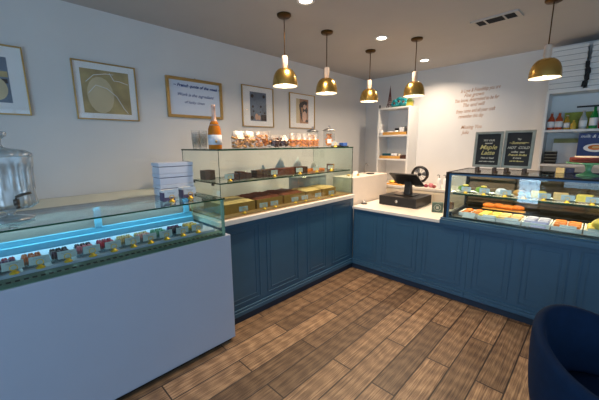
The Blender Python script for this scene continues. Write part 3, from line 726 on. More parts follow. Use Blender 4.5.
# paper trays on the lower deck
def pastry_tray(x, y, w_, d_, lb, fill, m_, z=.865, group='paper lined pastry trays'):
    g = thing('pastry_tray', lb, 'tray', (x, y, z), 0, group)
    b = MB().box(-w_/2, w_/2, -d_/2, d_/2, 0, .018)
    b.box(-w_/2, w_/2, -d_/2, -d_/2+.006, .018, .034).box(-w_/2, w_/2, d_/2-.006, d_/2, .018, .034).box(-w_/2, -w_/2+.006, -d_/2+.006, d_/2-.006, .018, .034).box(w_/2-.006, w_/2, -d_/2+.006, d_/2-.006, .018, .034)
    b.build('paper_tray', m_paper if fill != 'basket' else m_board, g)
    return g
def pastry(name, x, y, z, sx, sy, sz, m_, lb, cat='pastry', group=None, shape='blob'):
    b = MB()
    if shape == 'blob': b.blob((0, 0, sz), sx, sy, sz, 12, 7, jit=.06)
    elif shape == 'slab': b.box(-sx, sx, -sy, sy, 0, sz*2)
    elif shape == 'croissant':
        pts = []; rs = []
        for k in range(11):
            a = R(-80+16*k); pts.append((sx*math.sin(a), sy*.9*math.cos(a)-sy*.4, sz)); rs.append(sz*(.25+.75*math.cos(a)**1)*(1 if k % 2 else .86))
        b.tube(pts, [max(.004, r) for r in rs], 10)
    o = b.build(name, m_, loc=(x, y, z), rz=random.uniform(-.3, .3), bevel=.004 if shape == 'slab' else 0)
    return tag(o, lb, cat, group)
m_yel = mat('lemon_glaze', (236, 206, 90), .4, var=.15, scale=30); m_green = mat('green_salad', (110, 150, 50), .6, var=.4, scale=50, bump=.4)
m_lilac = mat('lilac_card', (170, 170, 206), .7, var=.02)
TR = [(1.285, .235, .19, .22, 'orange tomato', 'leftmost'), (1.455, .19, .15, .26, 'yellow quiche', 'second from left'), (1.62, .20, .19, .28, 'cream cheese', 'third from left'),
      (1.82, .20, .19, .28, 'lilac iced', 'fourth from left'), (2.02, .20, .19, .28, 'orange carrot', 'fifth from left'), (2.22, .20, .19, .28, 'yellow glazed', 'sixth from left')]
cols = [m_orange, m_yel, m_bread, m_lilac, m_orange, m_yel]
for i, (x, y, w_, d_, nm, pos) in enumerate(TR):
    pastry_tray(x, y, w_, d_, 'paper tray of %s pastry, %s in the right case' % (nm, pos), 'paper', m_paper)
    for a in range(2):
        for c in range(3):
            pastry('pastry', x-.045+a*.09, y-.075+c*.08, .8835, .036, .032, .014 if i != 5 else .02, cols[i], '%s %s %s pastry, tray %s in the right case' % (('front', 'middle', 'rear')[c], ('left', 'right')[a], nm, pos), group='pastries on the deck of the right case', shape='slab' if i in (1, 2, 3, 4) else 'blob')
for x, i in ((1.30, 0), (1.47, 1), (1.645, 2), (1.84, 3), (2.03, 4), (2.2, 5)):
    tag(MB().box(-.052, .052, 0, .0015, 0, .058, mat4=Matrix.Rotation(R(-35), 4, 'X')).build('price_card', m_card if i != 3 else m_lilac, loc=(x, .048, .867)), 'tilted price card before the %s tray in the right case' % TR[i][5], 'price card', 'tilted price cards on the deck')
for k, q in enumerate(('leftmost', 'second from left', 'third from left', 'rightmost')):
    pastry('croissant', 1.37+k*.082, .50+.02*(k % 2), .905, .05, .04, .028, m_orange, 'golden croissant behind the second tray of the right case, %s of four' % q, group='piled golden croissants', shape='croissant')
tag(MB().box(1.31, 1.68, .452, .58, .866, .903).build('pastry_board', m_kraft, bevel=.003), 'wooden board under the piled croissants in the right case', 'board')
pastry('wheel_cheese', 2.22, .09, .912, .06, .045, .045, m_yel, 'big round yellow bun in front of the right case by the frame edge')
# upper shelf
UZ = 1.0945
for i, (x, m_, nm, sh) in enumerate([(1.19, m_green, 'pale green', 'blob'), (1.35, m_green, 'bright green', 'blob'), (1.52, m_paper, 'white cream', 'blob'), (1.66, m_kraft, 'caramel topped', 'blob'), (1.80, m_yel, 'cream yellow', 'slab'), (1.95, m_bread, 'pale yellow', 'slab'), (2.10, m_yel, 'yellow', 'slab')]):
    g = thing('dessert_plate', 'white plate under the %s cake on the upper shelf of the right case' % nm, 'plate', (x, .20, UZ))
    MB().lathe([(0, 0), (.03, 0), (.055, .010), (.060, .014), (.055, .012), (.028, .004), (0, .004)], n=22).build('plate', m_paper, g)
    pastry('small_cake', x, .20, UZ+.006, .048, .042, .030, m_, '%s cake on a white plate, upper shelf of the right case' % nm, 'cake', shape=sh)
    if sh == 'blob' and i < 2: pastry('leaf_garnish', x+.03, .18, UZ+.062, .028, .018, .010, m_yel, 'yellow garnish on the %s cake in the right case' % nm, 'garnish')
    dup(card0, (x+.05, .125, UZ), R(-90), 'price card on a ring before the %s cake, right case' % nm, 'price cards on the upper shelf of the right case')

# ---- chalkboards
m_cf = mat('grey_wood_frame', (128, 134, 126), .6, var=.15, scale=25); m_cb = mat('chalkboard_black', (20, 22, 24), .7, var=.1)
m_chalk = mat('chalk_white', (176, 172, 156), .9, var=.1); m_chy = mat('chalk_yellow', (186, 172, 112), .9, var=.1)
def chalkboard(x, y, w_, h_, lb, rz, lines, lean):
    g = thing('chalkboard_sign', lb, 'chalkboard', (x, y, 1.3045), rz)
    Mx = Matrix.Translation((0, 0, .052)) @ Matrix.Rotation(R(-lean), 4, 'X')
    hw = w_/2; f = .022
    def part(mb, nm, m_, **k):
        mb.v = [tuple(Mx @ Vector(v)) for v in mb.v]; return mb.build(nm, m_, g, **k)
    part(MB().box(-hw, -hw+f, -.01, .01, 0, h_).box(hw-f, hw, -.01, .01, 0, h_).box(-hw+f, hw-f, -.01, .01, 0, f).box(-hw+f, hw-f, -.01, .01, h_-f, h_), 'frame', m_cf, bevel=.002)
    part(MB().box(-hw+f, hw-f, -.003, .006, f, h_-f), 'board', m_cb)
    for s_ in (-1, 1):
        MB().box(s_*(hw-.045)-.012, s_*(hw-.045)+.012, -.03, .09, 0, .014).box(s_*(hw-.045)-.012, s_*(hw-.045)+.012, -.03, -.018, .014, .05).box(s_*(hw-.045)-.012, s_*(hw-.045)+.012, .016, .03, .014, .06).build('easel_foot', mat('dark_easel_wood', (60, 42, 30), .6, var=.1), g)
    for s_, sz, z, mm in lines:
        o = text('chalk_writing', s_, sz, mm, None, (0, -.0036, z), '-Y', .35, 'CENTER', thick=.0008)
        o.data.transform(Matrix.Diagonal((1, 1.1, 1, 1)) if False else o.matrix_basis); o.matrix_basis = Matrix.Identity(4); o.data.transform(Mx); o.parent = g
chalkboard(1.385, .15, .232, .33, 'left chalkboard sign with large yellow lettering on the right case', 0,
           [('TRY OUR', .022, .242, m_chalk), ('seasonal', .018, .218, m_chalk), ('Maple', .058, .168, m_chy), ('Latte', .054, .118, m_chy), ('Hot or Iced', .022, .080, m_chalk), ('made with real syrup', .015, .050, m_chalk)], 4)
chalkboard(1.618, .15, .228, .335, 'right chalkboard sign with white and yellow menu lettering on the right case', R(-6),
           [('Try', .02, .25, m_chalk), ('~Summer~', .032, .215, m_chy), ('HOT  COLD', .030, .172, m_chalk), ('coffee  teas', .022, .138, m_chalk), ('French Sodas', .026, .110, m_chy), ('& more', .02, .085, m_chalk), ('ask for flavours', .017, .058, m_chy)], 4)

# ---- cake stand with layer cake
g = thing('cake_stand', 'green glass pedestal cake stand on the right case', 'cake stand', (2.09, .36, 1.3045))
MB().lathe([(0, 0), (.075, 0), (.072, .008), (.03, .022), (.018, .04), (.022, .07), (.03, .09), (.12, .097), (.15, .100), (.152, .112), (.146, .106), (0, .104)], n=32).build('stand', mat('jade_glass', (92, 150, 112), .15, var=.08, scale=8), g)
o = MB().lathe([(0, 0), (.128, 0), (.128, .012), (.126, .013), (.128, .014), (.128, .034), (.126, .038), (0, .04)], n=36)
tag(o.build('layer_cake', mat('red_brown_cake', (112, 34, 22), .7, var=.25, scale=40, bump=.3), loc=(2.09, .36, 1.4172)), 'red-brown layer cake on the green cake stand', 'cake')
tag(MB().lathe([(0, 0), (.1, 0), (.1, .0), (.1, .0), (.095, .008), (0, .010)], n=30).build('cream_topping', mat('cream_icing', (232, 220, 200), .5, var=.05), loc=(2.09, .36, 1.4574)), 'thin cream icing disc on the red-brown cake', 'icing')
# papers / small goods under the shelf, on the rear of the case top
for x, y, c, lb in ((1.90, .55, (228, 206, 150), 'small cream carton on the right case beside the cake stand'), (1.965, .58, (40, 50, 86), 'small navy carton on the right case beside the cake stand')):
    tag(MB().box(-.03, .03, -.02, .02, 0, .045).build('small_carton', mat('carton_colour', c, .6, var=.05), loc=(x, y, 1.3045), bevel=.002), lb, 'carton')

# ================================================================= TILL, BELL, CLOCK
CT = .8195
g = thing('point_of_sale_till', 'black tablet till on a wide black cash drawer', 'till', (.42, .54, CT))
MB().box(-.238, .245, -.235, .235, .006, .118).build('cash_drawer', m_black, g, bevel=.004)
MB().box(-.20, -.18, -.22, -.20, 0, .006).box(.20, .22, -.22, -.20, 0, .006).box(-.20, -.18, .20, .22, 0, .006).box(.20, .22, .20, .22, 0, .006).build('rubber_foot', m_matte, g)
df = MB().box(-.225, .232, -.2365, -.235, .02, .104).build('drawer_front', m_matte, g)
MB().lathe([(0, 0), (.018, 0), (.018, .004), (0, .004)], n=14, mat4=Matrix.Translation((0, -.2365, .062)) @ Matrix.Rotation(R(90), 4, 'X')).build('drawer_lock', m_steel, df)
MB().box(-.10, .14, -.10, .12, .118, .128).build('stand_base', m_black, g, bevel=.004)
b = MB(); prof = [(-.05, .128), (.06, .128), (.045, .18), (.03, .25), (.045, .315), (-.045, .375), (-.03, .30), (-.03, .22)]
b.prism(prof, -.035, .045, mat4=Matrix(((0, 0, 1, .03), (1, 0, 0, 0), (0, 1, 0, 0), (0, 0, 0, 1))))
b.build('stand_neck', m_black, g, bevel=.006)
Mt = Matrix.Translation((.035, -.06, .325)) @ Matrix.Rotation(R(-32), 4, 'X')
b = MB().box(-.175, .175, -.145, .145, -.009, .009); b.v = [tuple(Mt @ Vector(v)) for v in b.v]; tb = b.build('tablet', m_black, g, bevel=.004)
b = MB().box(-.155, .155, -.125, .125, .0092, .0098); b.v = [tuple(Mt @ Vector(v)) for v in b.v]; b.build('screen', mat('dark_screen', (30, 36, 44), .1, var=.05), tb)
tag(MB().lathe([(0, 0), (.03, 0), (.04, .012), (.043, .04), (.035, .07), (.015, .08), (0, .081)], n=22).build('highlight_globe', mat('amber_highlight', (240, 180, 120), .3, emit=(1, .55, .25), es=1.4, var=.05), loc=(-.03, 1.28, .9735)), 'small glowing amber globe added as a highlight behind the till', 'lamp')  # glowing globe added to stand in for a reflected highlight
l = bpy.data.lights.new('highlight_glow', 'POINT'); l.energy = .35; l.color = WARM; l.shadow_soft_size = .04  # point light added to go with the stand-in highlight
lo = bpy.data.objects.new('highlight_glow', l); COL.objects.link(lo); lo.location = (-.03, 1.28, 1.10)
g = thing('service_bell', 'small chrome service bell on a black base in the counter corner', 'bell', (.035, .19, CT))
MB().lathe([(0, 0), (.040, 0), (.040, .008), (.034, .012), (0, .012)], n=22).build('bell_base', m_black, g)
MB().lathe([(.031, .014), (.030, .024), (.020, .036), (.006, .041), (0, .041)], n=22).build('bell_dome', m_steel, g)
MB().lathe([(.003, .04), (.003, .050), (.006, .052), (0, .056)], n=10).build('bell_button', m_steel, g)
g = thing('desk_cube', 'small dark green and white patterned box right of the till', 'box', (.905, .33, CT), R(20))
MB().box(-.058, .058, -.035, .035, 0, .11).build('box', mat('dark_green_box', (70, 88, 76), .6, var=.3, scale=30), g, bevel=.004)
b = MB()
for k in range(14):
    a = 2*PI*k/14
    b.cbox(.034*math.cos(a), -.0355, .056+.034*math.sin(a), .010, .001, .008)
b.cbox(0, -.0355, .056, .028, .001, .028).build('pattern', m_chalk, g)
tag(MB().box(-.05, .05, -.03, .03, 0, .075).build('small_box', mat('brown_carton', (124, 84, 56), .7, var=.1), loc=(.93, .62, CT), bevel=.002), 'small brown carton on the worktop beside the pastry case', 'box')

# ================================================================= PARTITION TOP ITEMS
PZ = 1.1655
g = thing('tabletop_tap', 'slim chrome swan-neck stand on the white box wall', 'stand', (-.27, .66, PZ))
MB().lathe([(0, 0), (.022, 0), (.022, .006), (0, .008)], n=16).tube([(0, 0, .005), (0, 0, .11), (.006, 0, .135), (.03, 0, .145), (.05, 0, .13), (.052, 0, .11)], .008, 8).build('neck', m_steel, g)
tag(MB().lathe([(0, 0), (.05, 0), (.058, .010), (.056, .012), (.046, .006), (0, .006)], n=22).build('black_dish', m_black, loc=(-.15, .62, PZ)), 'small black dish on the white box wall', 'dish')
tag(MB().box(-.035, .035, -.003, .003, 0, .055, mat4=Matrix.Rotation(R(-15), 4, 'X')).build('folded_card', m_paper, loc=(-.2, .33, PZ), rz=R(60)), 'white folded card on the white box wall', 'card')
tag(MB().blob((0, 0, .012), .022, .022, .012, 10, 6).lathe([(.006, .02), (.006, .035), (0, .037)], n=8).build('brass_trinket', m_brass, loc=(-.13, .28, PZ)), 'little brass trinket beside the folded card', 'trinket')
tag(MB().blob((0, 0, .012), .03, .022, .012, 10, 6).build('cream_stone', m_bread, loc=(-.22, .19, PZ)), 'small tan wrapped sweet at the front of the white box wall', 'sweet')

# ================================================================= BACK COUNTER
g = thing('back_counter', 'low cream counter along the back wall behind the till', 'counter', (.62, 1.48, 0))
MB().box(-1.15, 1.0, -.27, .285, 0, .915).build('body', m_cream, g, bevel=.003)
MB().box(-1.16, 1.0, -.285, .285, .915, .952).build('top', m_stone, g, bevel=.003)
for k in range(4): MB().box(-1.10+k*.52, -1.10+k*.52+.49, -.282, -.27, .70, .89).build('drawer_front', m_cream, g, bevel=.003)
BC = .9525
# fan
g = thing('desk_fan', 'round black desk fan on the back counter behind the till', 'fan', (.26, 1.33, BC), R(10))
MB().lathe([(0, 0), (.07, 0), (.065, .012), (.02, .02), (0, .02)], n=22).tube([(0, 0.02, .015), (0, .03, .08), (0, .02, .10)], .012, 8).build('fan_base', m_black, g)
Mf = Matrix.Translation((0, 0, .18)) @ Matrix.Rotation(R(90), 4, 'X')
b = MB()
for zz, rr in ((-.03, .108), (.0, .118), (.03, .108)):
    b.tube([Mf @ Vector((rr*math.cos(a), rr*math.sin(a), zz)) for a in [2*PI*k/28 for k in range(28)]], .010, 6, closed=True)
b.lathe([(.112, -.03), (.121, 0), (.112, .03), (.092, .03), (.098, 0), (.092, -.03)], n=28, closed=True, mat4=Mf)
for k in range(12):
    a = 2*PI*k/12
    b.tube([Mf @ Vector((.02*math.cos(a), .02*math.sin(a), .036)), Mf @ Vector((.108*math.cos(a), .108*math.sin(a), .03))], .0022, 5)
b.lathe([(0, .03), (.025, .03), (.025, .042), (0, .044)], n=16, mat4=Mf)
b.build('fan_cage', m_black, g)
b = MB().lathe([(0, -.02), (.02, -.02), (.02, .015), (0, .02)], n=14, mat4=Mf)
for k in range(3):
    a = 2*PI*k/3; ring = []
    vs = [];
    for r_, da, tw in ((.02, -.3, -.01), (.02, .3, .01), (.095, .55, .014), (.095, -.35, -.014)):
        vs += [Mf @ Vector((r_*math.cos(a+da), r_*math.sin(a+da), tw)), Mf @ Vector((r_*math.cos(a+da), r_*math.sin(a+da), tw+.003))]
    b.add(vs, [(0, 2, 4, 6), (1, 7, 5, 3), (0, 1, 3, 2), (2, 3, 5, 4), (4, 5, 7, 6), (6, 7, 1, 0)])
b.build('fan_blades', mat('grey_blades', (150, 152, 154), .5, var=.05), g)
for x, y, c, s_, lb in ((.38, 1.28, (150, 50, 74), .026, 'dark pink wrapped sweet bag nearest the fan'), (.44, 1.31, (206, 120, 130), .032, 'light pink wrapped sweet bag, middle of the pink three'), (.50, 1.27, (140, 60, 60), .024, 'red-brown wrapped sweet bag, right of the pink three')):
    tag(MB().blob((0, 0, s_), s_*1.1, s_, s_, 12, 8, jit=.12).build('sweet_bag', mat('wrapped_pink', c, .5, var=.25, scale=30), loc=(x, y, BC)), lb, 'bag')
for x, y, lb in ((.555, 1.30, 'left white pump bottle beside the pastry case'), (.63, 1.33, 'right white pump bottle beside the pastry case')):
    g = thing('pump_bottle', lb, 'bottle', (x, y, BC), R(-30))
    MB().lathe([(0, 0), (.028, 0), (.030, .006), (.030, .12), (.022, .14), (.012, .146), (0, .146)], n=18).build('bottle', m_paper, g)
    MB().tube([(0, 0, .146), (0, 0, .185), (-.02, 0, .19), (-.045, 0, .182)], .006, 8).build('pump', mat('grey_pump', (120, 118, 116), .4, var=.05), g)
tag(MB().box(-.13, .13, -.07, .07, 0, .02).build('wood_tray', m_kraft, loc=(-.10, 1.3, BC), bevel=.004), 'yellow wooden tray on the back counter left of the till', 'tray')
tag(MB().blob((0, 0, .022), .05, .04, .022, 12, 7, jit=.1).build('yellow_bag', m_yel, loc=(-.17, 1.3, BC+.0205)), 'yellow packet on the wooden tray behind the partition', 'packet')
tag(MB().lathe([(0, 0), (.03, 0), (.028, .07), (.012, .08), (.012, .1), (0, .1)], n=16).build('brown_bottle', mat('brown_bottle_glass', (90, 40, 30), .2, var=.1), loc=(-.115, 1.33, BC+.0205)), 'small red-brown bottle on the wooden tray behind the till', 'bottle')

# ================================================================= SMALL SHELF UNIT
def shelf_unit(name, label, x0, x1, shelves, ztop, backm=None):
    g = thing(name, label, 'shelf', ((x0+x1)/2, 1.61, BC)); hw = (x1-x0)/2; t_ = .026; hz = ztop-BC; zb = 0
    MB().box(-hw, -hw+t_, -.16, .158, zb, hz).build('side_panel', m_trim, g, bevel=.002)
    MB().box(hw-t_, hw, -.16, .158, zb, hz).build('side_panel', m_trim, g, bevel=.002)
    MB().box(-hw+t_, hw-t_, -.16, .158, hz-t_, hz).build('top_board', m_trim, g, bevel=.002)
    MB().box(-hw+t_, hw-t_, .148, .158, zb, hz-t_).build('back_panel', backm or m_trim, g)
    for z in shelves: MB().box(-hw+t_, hw-t_, -.158, .148, z-BC-t_, z-BC).build('shelf_board', m_trim, g, bevel=.002)
    return g
SX0, SX1 = -.553, -.005
shelf_unit('shelf_unit', 'narrow white shelf unit with the teal ornament on top', SX0, SX1, (1.345, 1.725), 2.155)
m_teal = mat('teal_paint', (26, 150, 160), .5, var=.2, scale=30)
g = thing('tower_figurine', 'tall dark red lattice tower figurine on top of the narrow shelf', 'figurine', (-.40, 1.55, 2.1555))
b = MB(); m_tow = mat('dark_red_metal', (92, 46, 40), .5, .3, var=.15)
for sx in (-1, 1):
    for sy in (-1, 1):
        b.tube([(sx*.045, sy*.03, 0), (sx*.03, sy*.022, .05), (sx*.018, sy*.015, .12), (sx*.006, sy*.006, .24), (0, 0, .32)], .005, 6)
for z, r_ in ((.055, .032), (.12, .022), (.19, .013)): b.box(-r_, r_, -r_*.8, r_*.8, z, z+.008)
b.tube([(0, 0, .30), (0, 0, .345)], .003, 6)
for k in range(4):
    z0 = k*.055; w0 = .042-.008*k; w1 = .036-.008*k
    b.tube([(-w0, -.028+.005*k, z0), (w1, -.024+.005*k, z0+.05)], .003, 5).tube([(w0, -.028+.005*k, z0), (-w1, -.024+.005*k, z0+.05)], .003, 5)
b.build('tower', m_tow, g)
g = thing('teal_ornament', 'turquoise ruffled paper flower ornament on the narrow shelf', 'ornament', (-.23, 1.54, 2.1555))
b = MB()
for cx_, cz_, r_ in ((-.075, .065, .065), (.0, .085, .075), (.075, .075, .065)):
    for k in range(9):
        a = 2*PI*k/9; b.blob((cx_+r_*.6*math.cos(a), .01*math.sin(3*a), cz_+r_*.6*math.sin(a)), r_*.36, .022, r_*.36, 9, 6, jit=.1)
b.build('petals', m_teal, g)
b = MB()
for cx_, cz_ in ((-.075, .065), (.0, .085), (.075, .075)): b.blob((cx_, -.03, cz_), .017, .012, .017, 8, 5)
b.build('flower_centre', m_tow, g)
MB().box(-.12, .12, -.03, .03, 0, .018).build('ornament_base', mat('green_base', (46, 110, 80), .5, var=.1), g, bevel=.003)
g = thing('small_house_figurine', 'little yellow-green house ornament beside the turquoise flowers', 'figurine', (-.062, 1.56, 2.1555))
MB().box(-.045, .045, -.03, .03, 0, .07).build('house_body', mat('olive_yellow', (170, 160, 60), .5, var=.15), g)
MB().prism([(-.055, .07), (.055, .07), (0, .13)], -.036, .036, mat4=Matrix(((1, 0, 0, 0), (0, 0, 1, 0), (0, 1, 0, 0), (0, 0, 0, 1)))).build('house_roof', mat('olive_green', (90, 110, 50), .5, var=.15), g)
tag(MB().tube([(0, 0, 0), (0, 0, .05)], .012, 8).build('black_clip', m_black, loc=(SX0+.02, 1.475, 2.1555)), 'small black camera clip on the top left corner of the narrow shelf', 'clip')
def on_shelf(name, x, z, mb, m_, lb, cat, y=1.53, group=None, bevel=.002, rz=0):
    return tag(mb.build(name, m_, loc=(x, y, z+.0006), bevel=bevel, rz=rz), lb, cat, group)
for z, x0, x1, lb in ((1.725, -.46, -.055, 'wooden tray on the upper board of the narrow shelf'), (1.345, -.50, -.14, 'wooden tray on the lower board of the narrow shelf')):
    on_shelf('wood_tray', (x0+x1)/2, z, MB().box(-(x1-x0)/2, (x1-x0)/2, -.06, .09, 0, .006).box(-(x1-x0)/2, (x1-x0)/2, -.066, -.06, 0, .045).box(-(x1-x0)/2, (x1-x0)/2, .09, .096, 0, .045).box(-(x1-x0)/2, -(x1-x0)/2+.006, -.06, .09, .006, .045).box((x1-x0)/2-.006, (x1-x0)/2, -.06, .09, .006, .045), m_kraft, lb, 'tray')
on_shelf('white_vase', -.49, 1.725, MB().lathe([(0, 0), (.022, 0), (.034, .03), (.034, .05), (.02, .075), (.014, .08)], n=18), m_paper, 'white round vase left of the upper wooden tray', 'vase', y=1.49, bevel=0)
U = 1.732; Lw = 1.352
on_shelf('white_bowl', -.36, U, MB().lathe([(0, 0), (.03, 0), (.05, .05), (.046, .05), (0, .01)], n=20), m_paper, 'white bowl on the upper wooden tray', 'bowl', bevel=0)
on_shelf('photo_frame', -.25, U, MB().box(-.05, .05, -.006, .006, 0, .012).box(-.05, .05, -.006, .006, .088, .10).box(-.05, -.038, -.006, .006, .012, .088).box(.038, .05, -.006, .006, .012, .088).box(-.038, .038, 0, .004, .012, .088), m_black, 'small dark photo frame on the upper wooden tray', 'frame', y=1.57)
on_shelf('white_cup', -.24, U, MB().lathe([(0, 0), (.026, 0), (.032, .06), (.029, .06), (.024, .008), (0, .008)], n=18), m_paper, 'white cup before the small photo frame', 'cup', y=1.51, bevel=0)
on_shelf('candle_box', -.155, U, MB().box(-.032, .032, -.03, .03, 0, .11), m_paper, 'tall white candle box on the upper wooden tray', 'box')
on_shelf('grey_canister', -.085, U, MB().lathe([(0, 0), (.026, 0), (.026, .11), (.022, .118), (0, .118)], n=18), C_grey, 'grey canister right of the candle box', 'canister', bevel=0)
on_shelf('folded_cloth', -.40, Lw, MB().box(-.075, .075, -.045, .045, 0, .025).box(-.07, .07, -.043, .043, .025, .05).box(-.072, .066, -.044, .04, .05, .075), mat('dark_teal_cloth', (22, 82, 98), .9, var=.2, scale=30), 'folded dark teal cloth on the lower wooden tray', 'cloth', bevel=.01)
on_shelf('folded_towel', -.265, Lw, MB().box(-.05, .05, -.045, .045, 0, .035).box(-.048, .05, -.043, .043, .035, .075), m_paper, 'folded white towel beside the teal cloth', 'towel', bevel=.012)
on_shelf('cream_jar', -.175, Lw, MB().lathe([(0, 0), (.025, 0), (.027, .05), (.02, .06), (.02, .072), (0, .072)], n=16), m_cream, 'cream jar right of the folded towel', 'jar', bevel=0)
on_shelf('black_box', -.085, 1.345, MB().box(-.055, .045, -.05, .05, 0, .06), m_choc, 'dark brown box at the right of the lower board', 'box', y=1.52)

# ================================================================= RIGHT SHELF UNIT
RZ = 1.345
g = thing('wall_shelf_unit', 'wide white shelf unit with bottles behind the pastry case', 'shelf', (2.2, 1.61, .952))
LX, RX = -.577, .60
MB().box(LX, LX+.026, -.16, .158, 0, 1.203).build('side_panel', m_trim, g, bevel=.002)
MB().box(RX-.026, RX, -.16, .158, 0, 1.203).build('side_panel', m_trim, g, bevel=.002)
MB().box(LX+.026, RX-.026, -.16, .158, 1.177, 1.203).build('top_board', m_trim, g, bevel=.002)
MB().box(LX+.026, RX-.026, .148, .158, 0, 1.177).build('back_panel', m_trim, g)
for z in (1.335, 1.725): MB().box(LX+.026, RX-.026, -.158, .148, z-.952-.026, z-.952).build('shelf_board', m_trim, g, bevel=.002)
tag(MB().box(1.63, 2.8, 1.2, 1.765, 0, .9515).build('rear_cabinet', m_cream, bevel=.003), 'cream cabinet beneath the wide bottle shelf', 'cabinet')
z1 = 1.7255
def soda(x, y, h_, rb, c, lb, label=True, name='soda_bottle', group='bottles on the wide shelf', cap=(200, 190, 180)):
    g = thing(name, lb, 'bottle', (x, y, z1), 0, group)
    bb_ = MB().lathe([(0, 0), (rb*.95, 0), (rb, .005), (rb, h_*.52), (rb*.85, h_*.62), (rb*.4, h_*.78), (rb*.36, h_*.93), (0, h_*.93)], n=20).build('bottle_body', mat('bottle_colour', c, .12, var=.08, scale=10), g)
    MB().lathe([(rb*.44, h_*.93), (rb*.44, h_), (0, h_)], n=14).build('cap', mat('cap_colour', cap, .4, .3, var=.05), g)
    if label: MB().lathe([(rb*1.03, h_*.14), (rb*1.03, h_*.47)], n=20).build('label_band', m_paper, bb_)
soda(1.690, 1.52, .20, .034, (176, 74, 44), 'red-orange soda bottle, leftmost on the wide shelf')
soda(1.760, 1.52, .20, .034, (178, 78, 40), 'red-orange soda bottle, second on the wide shelf')
soda(1.828, 1.54, .16, .030, (190, 150, 50), 'short amber bottle with white label right of the red-orange sodas')
soda(1.890, 1.51, .10, .026, (206, 170, 60), 'tiny yellow bottle without a label on the wide shelf', label=False, cap=(220, 200, 80))
soda(1.965, 1.54, .20, .034, (170, 176, 176), 'clear bottle with white label left of the green bottle')
soda(2.050, 1.53, .25, .034, (18, 130, 60), 'tall green glass bottle on the wide shelf', cap=(30, 120, 60))
soda(2.130, 1.52, .15, .038, (176, 30, 50), 'short red bottle right of the green bottle', label=False, cap=(190, 40, 60))
soda(2.215, 1.53, .15, .038, (186, 40, 60), 'red bottle at the right edge of the view on the wide shelf', label=False, cap=(190, 40, 60))
tag(MB().box(-.14, .14, 0, .012, 0, .20).build('green_carton', mat('lime_yellow_card', (150, 156, 50), .6, var=.3, scale=12), loc=(1.93, 1.70, z1)), 'lime yellow flat carton behind the bottles', 'carton')
tag(MB().box(1.90, 2.76, -.006+1.47, 1.482, 1.955, 1.972).build('black_rail', m_matte), 'thin black rail across the upper bay of the wide shelf', 'rail')
z2 = 1.3355
for k in range(4):
    tag(MB().box(-.055, .055, -.06, .06, 0, .030).build('black_gift_box', m_matte, loc=(1.725, 1.54, z2+k*.036), bevel=.002), 'flat black box on the lower bay, %s of the stack of four' % ('bottom', 'second', 'third', 'top')[k], 'box', 'stacked flat black boxes')
    tag(MB().box(-.052, .052, -.058, .058, 0, .0045).build('box_paper', m_chalk, loc=(1.725, 1.54, z2+k*.036+.0308)), 'pale slip on the %s black box of the stack' % ('bottom', 'second', 'third', 'top')[k], 'paper', 'pale slips between the black boxes')
tag(MB().box(-.13, .13, -.03, .03, 0, .24).build('white_carton', m_paper, loc=(1.85, 1.69, z2), bevel=.003), 'plain white carton at the back of the lower bay', 'carton')
tag(MB().box(-.125, .125, -.02, .02, 0, .05).build('green_picture_strip', mat('olive_strip', (150, 148, 90), .6, var=.3, scale=9), loc=(1.85, 1.69, z2+.241)), 'olive and grey printed box lying on the white carton', 'box')
g = thing('coffee_gift_box', 'navy blue box printed with a coffee cup, in the lower bay', 'box', (2.13, 1.56, z2))
MB().box(-.18, .18, -.06, .06, 0, .345).build('box_body', mat('navy_print_box', (22, 44, 104), .5, var=.1), g, bevel=.003)
b = MB()
def disc(b, cx, cz, rx, rz_, y, mi):
    P = [(cx+rx*math.cos(2*PI*k/24), y, cz+rz_*math.sin(2*PI*k/24)) for k in range(24)]; Q = [(p[0], -.0603, p[2]) for p in P]
    b.add(P+Q, [tuple(range(24)), tuple(reversed(range(24, 48)))]+[(i, 24+i, 24+(i+1) % 24, (i+1) % 24) for i in range(24)], mi)
disc(b, -.03, .185, .10, .045, -.0612, 0); disc(b, -.03, .190, .062, .028, -.0618, 1); disc(b, -.03, .192, .03, .012, -.0624, 2)
b.build('cup_print', [m_paper, m_orange, m_bread], g)
text('box_writing', 'milk & sugar', .048, m_paper, g, (-.165, -.061, .295), '-Y', .3)
z3 = 2.1555
n8 = 8; m_gapshade = mat('grey_card', (150, 150, 154), .7, var=.02)  # grey band on each box: painted shade between lid and body
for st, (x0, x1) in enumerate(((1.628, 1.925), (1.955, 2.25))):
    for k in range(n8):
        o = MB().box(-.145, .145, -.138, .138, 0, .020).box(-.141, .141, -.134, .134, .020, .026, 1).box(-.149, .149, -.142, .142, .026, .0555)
        tag(o.build('white_bakery_box', [m_trim, m_gapshade], loc=((x0+x1)/2+random.uniform(-.003, .003), 1.60+random.uniform(-.004, .004), z3+k*.0575), bevel=.0015),
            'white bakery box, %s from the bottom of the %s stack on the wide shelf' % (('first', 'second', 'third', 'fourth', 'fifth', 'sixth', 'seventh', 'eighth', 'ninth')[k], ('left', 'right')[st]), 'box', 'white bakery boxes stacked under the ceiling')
b = MB(); pts = [(1.935, 2.43), (1.937, 2.37), (1.948, 2.355), (1.955, 2.31), (1.945, 2.295), (1.950, 2.24), (1.932, 2.225), (1.925, 2.17)]
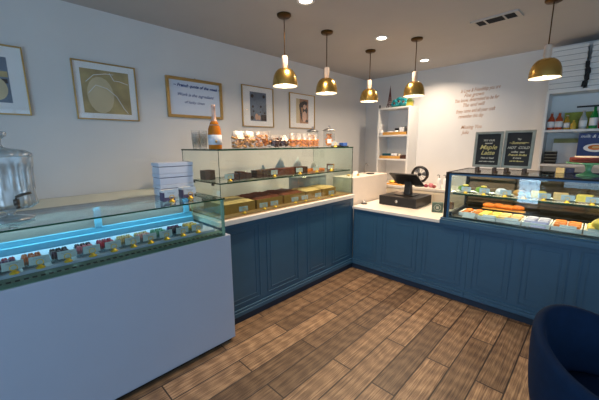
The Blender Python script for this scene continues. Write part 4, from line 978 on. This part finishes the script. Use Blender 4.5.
for (xa, za), (xb, zb) in zip(pts, pts[1:]):
    b.add([(xa-.018, 1.44, za), (xa+.018, 1.437, za), (xb+.018, 1.44, zb), (xb-.018, 1.443, zb), (xa-.018, 1.447, za), (xa+.018, 1.444, za), (xb+.018, 1.447, zb), (xb-.018, 1.45, zb)],
          [(0, 1, 2, 3), (7, 6, 5, 4), (0, 4, 5, 1), (1, 5, 6, 2), (2, 6, 7, 3), (3, 7, 4, 0)])
tag(b.build('black_ribbon', m_matte), 'crumpled black ribbon hanging between the bakery box stacks', 'ribbon')

# ================================================================= BLUE BARREL CHAIR
def chair(cx, cy, ang, r, zb, za):
    g = thing('barrel_chair', 'dark blue velvet barrel chair in the bottom right corner', 'chair', (cx, cy, 0), ang)
    n = 36; amax = R(128); vs = []; fs = []
    # shell cross-section: outer bottom -> outer top -> rim -> inner top -> inner bottom
    for i in range(n+1):
        a = -amax+2*amax*i/n; q = .5+.5*math.cos(a/amax*PI)
        zt = za+(zb-za)*q
        sec = [(r-.05, .30), (r-.03, .34), (r-.005, .50), (r, zt-.05), (r-.004, zt-.015), (r-.02, zt), (r-.04, zt-.002), (r-.052, zt-.02), (r-.060, zt-.06), (r-.07, .50), (r-.075, .40), (r-.075, .33)]
        for rr, z in sec: vs.append((rr*math.cos(a), rr*math.sin(a), z))
    m = 12
    for i in range(n):
        for k in range(m): k2 = (k+1) % m; fs.append((i*m+k, (i+1)*m+k, (i+1)*m+k2, i*m+k2))
    fs.append(tuple(range(m))); fs.append(tuple(reversed(range(n*m, (n+1)*m))))
    MB().add(vs, fs, 0, True).build('shell', m_velvet, g, sub=1)
    b = MB(); prof = [(0, .36), (r-.10, .36), (r-.08, .38), (r-.078, .44), (r-.10, .465), (r-.16, .475), (0, .478)]
    b.lathe(prof, n=32).build('seat_cushion', m_velvet, g)
    MB().lathe([(0, .295), (r-.06, .30), (r-.05, .33), (r-.09, .36), (0, .36)], n=32).build('seat_frame', m_velvet, g)
    for k in range(4):
        a = R(45+90*k); MB().tube([(.17*math.cos(a), .17*math.sin(a), .30), (.23*math.cos(a), .23*math.sin(a), .0)], [.014, .009], 10).build('leg', m_dbrass, g)
chair(2.31, -1.42, R(150), .30, .79, .64)
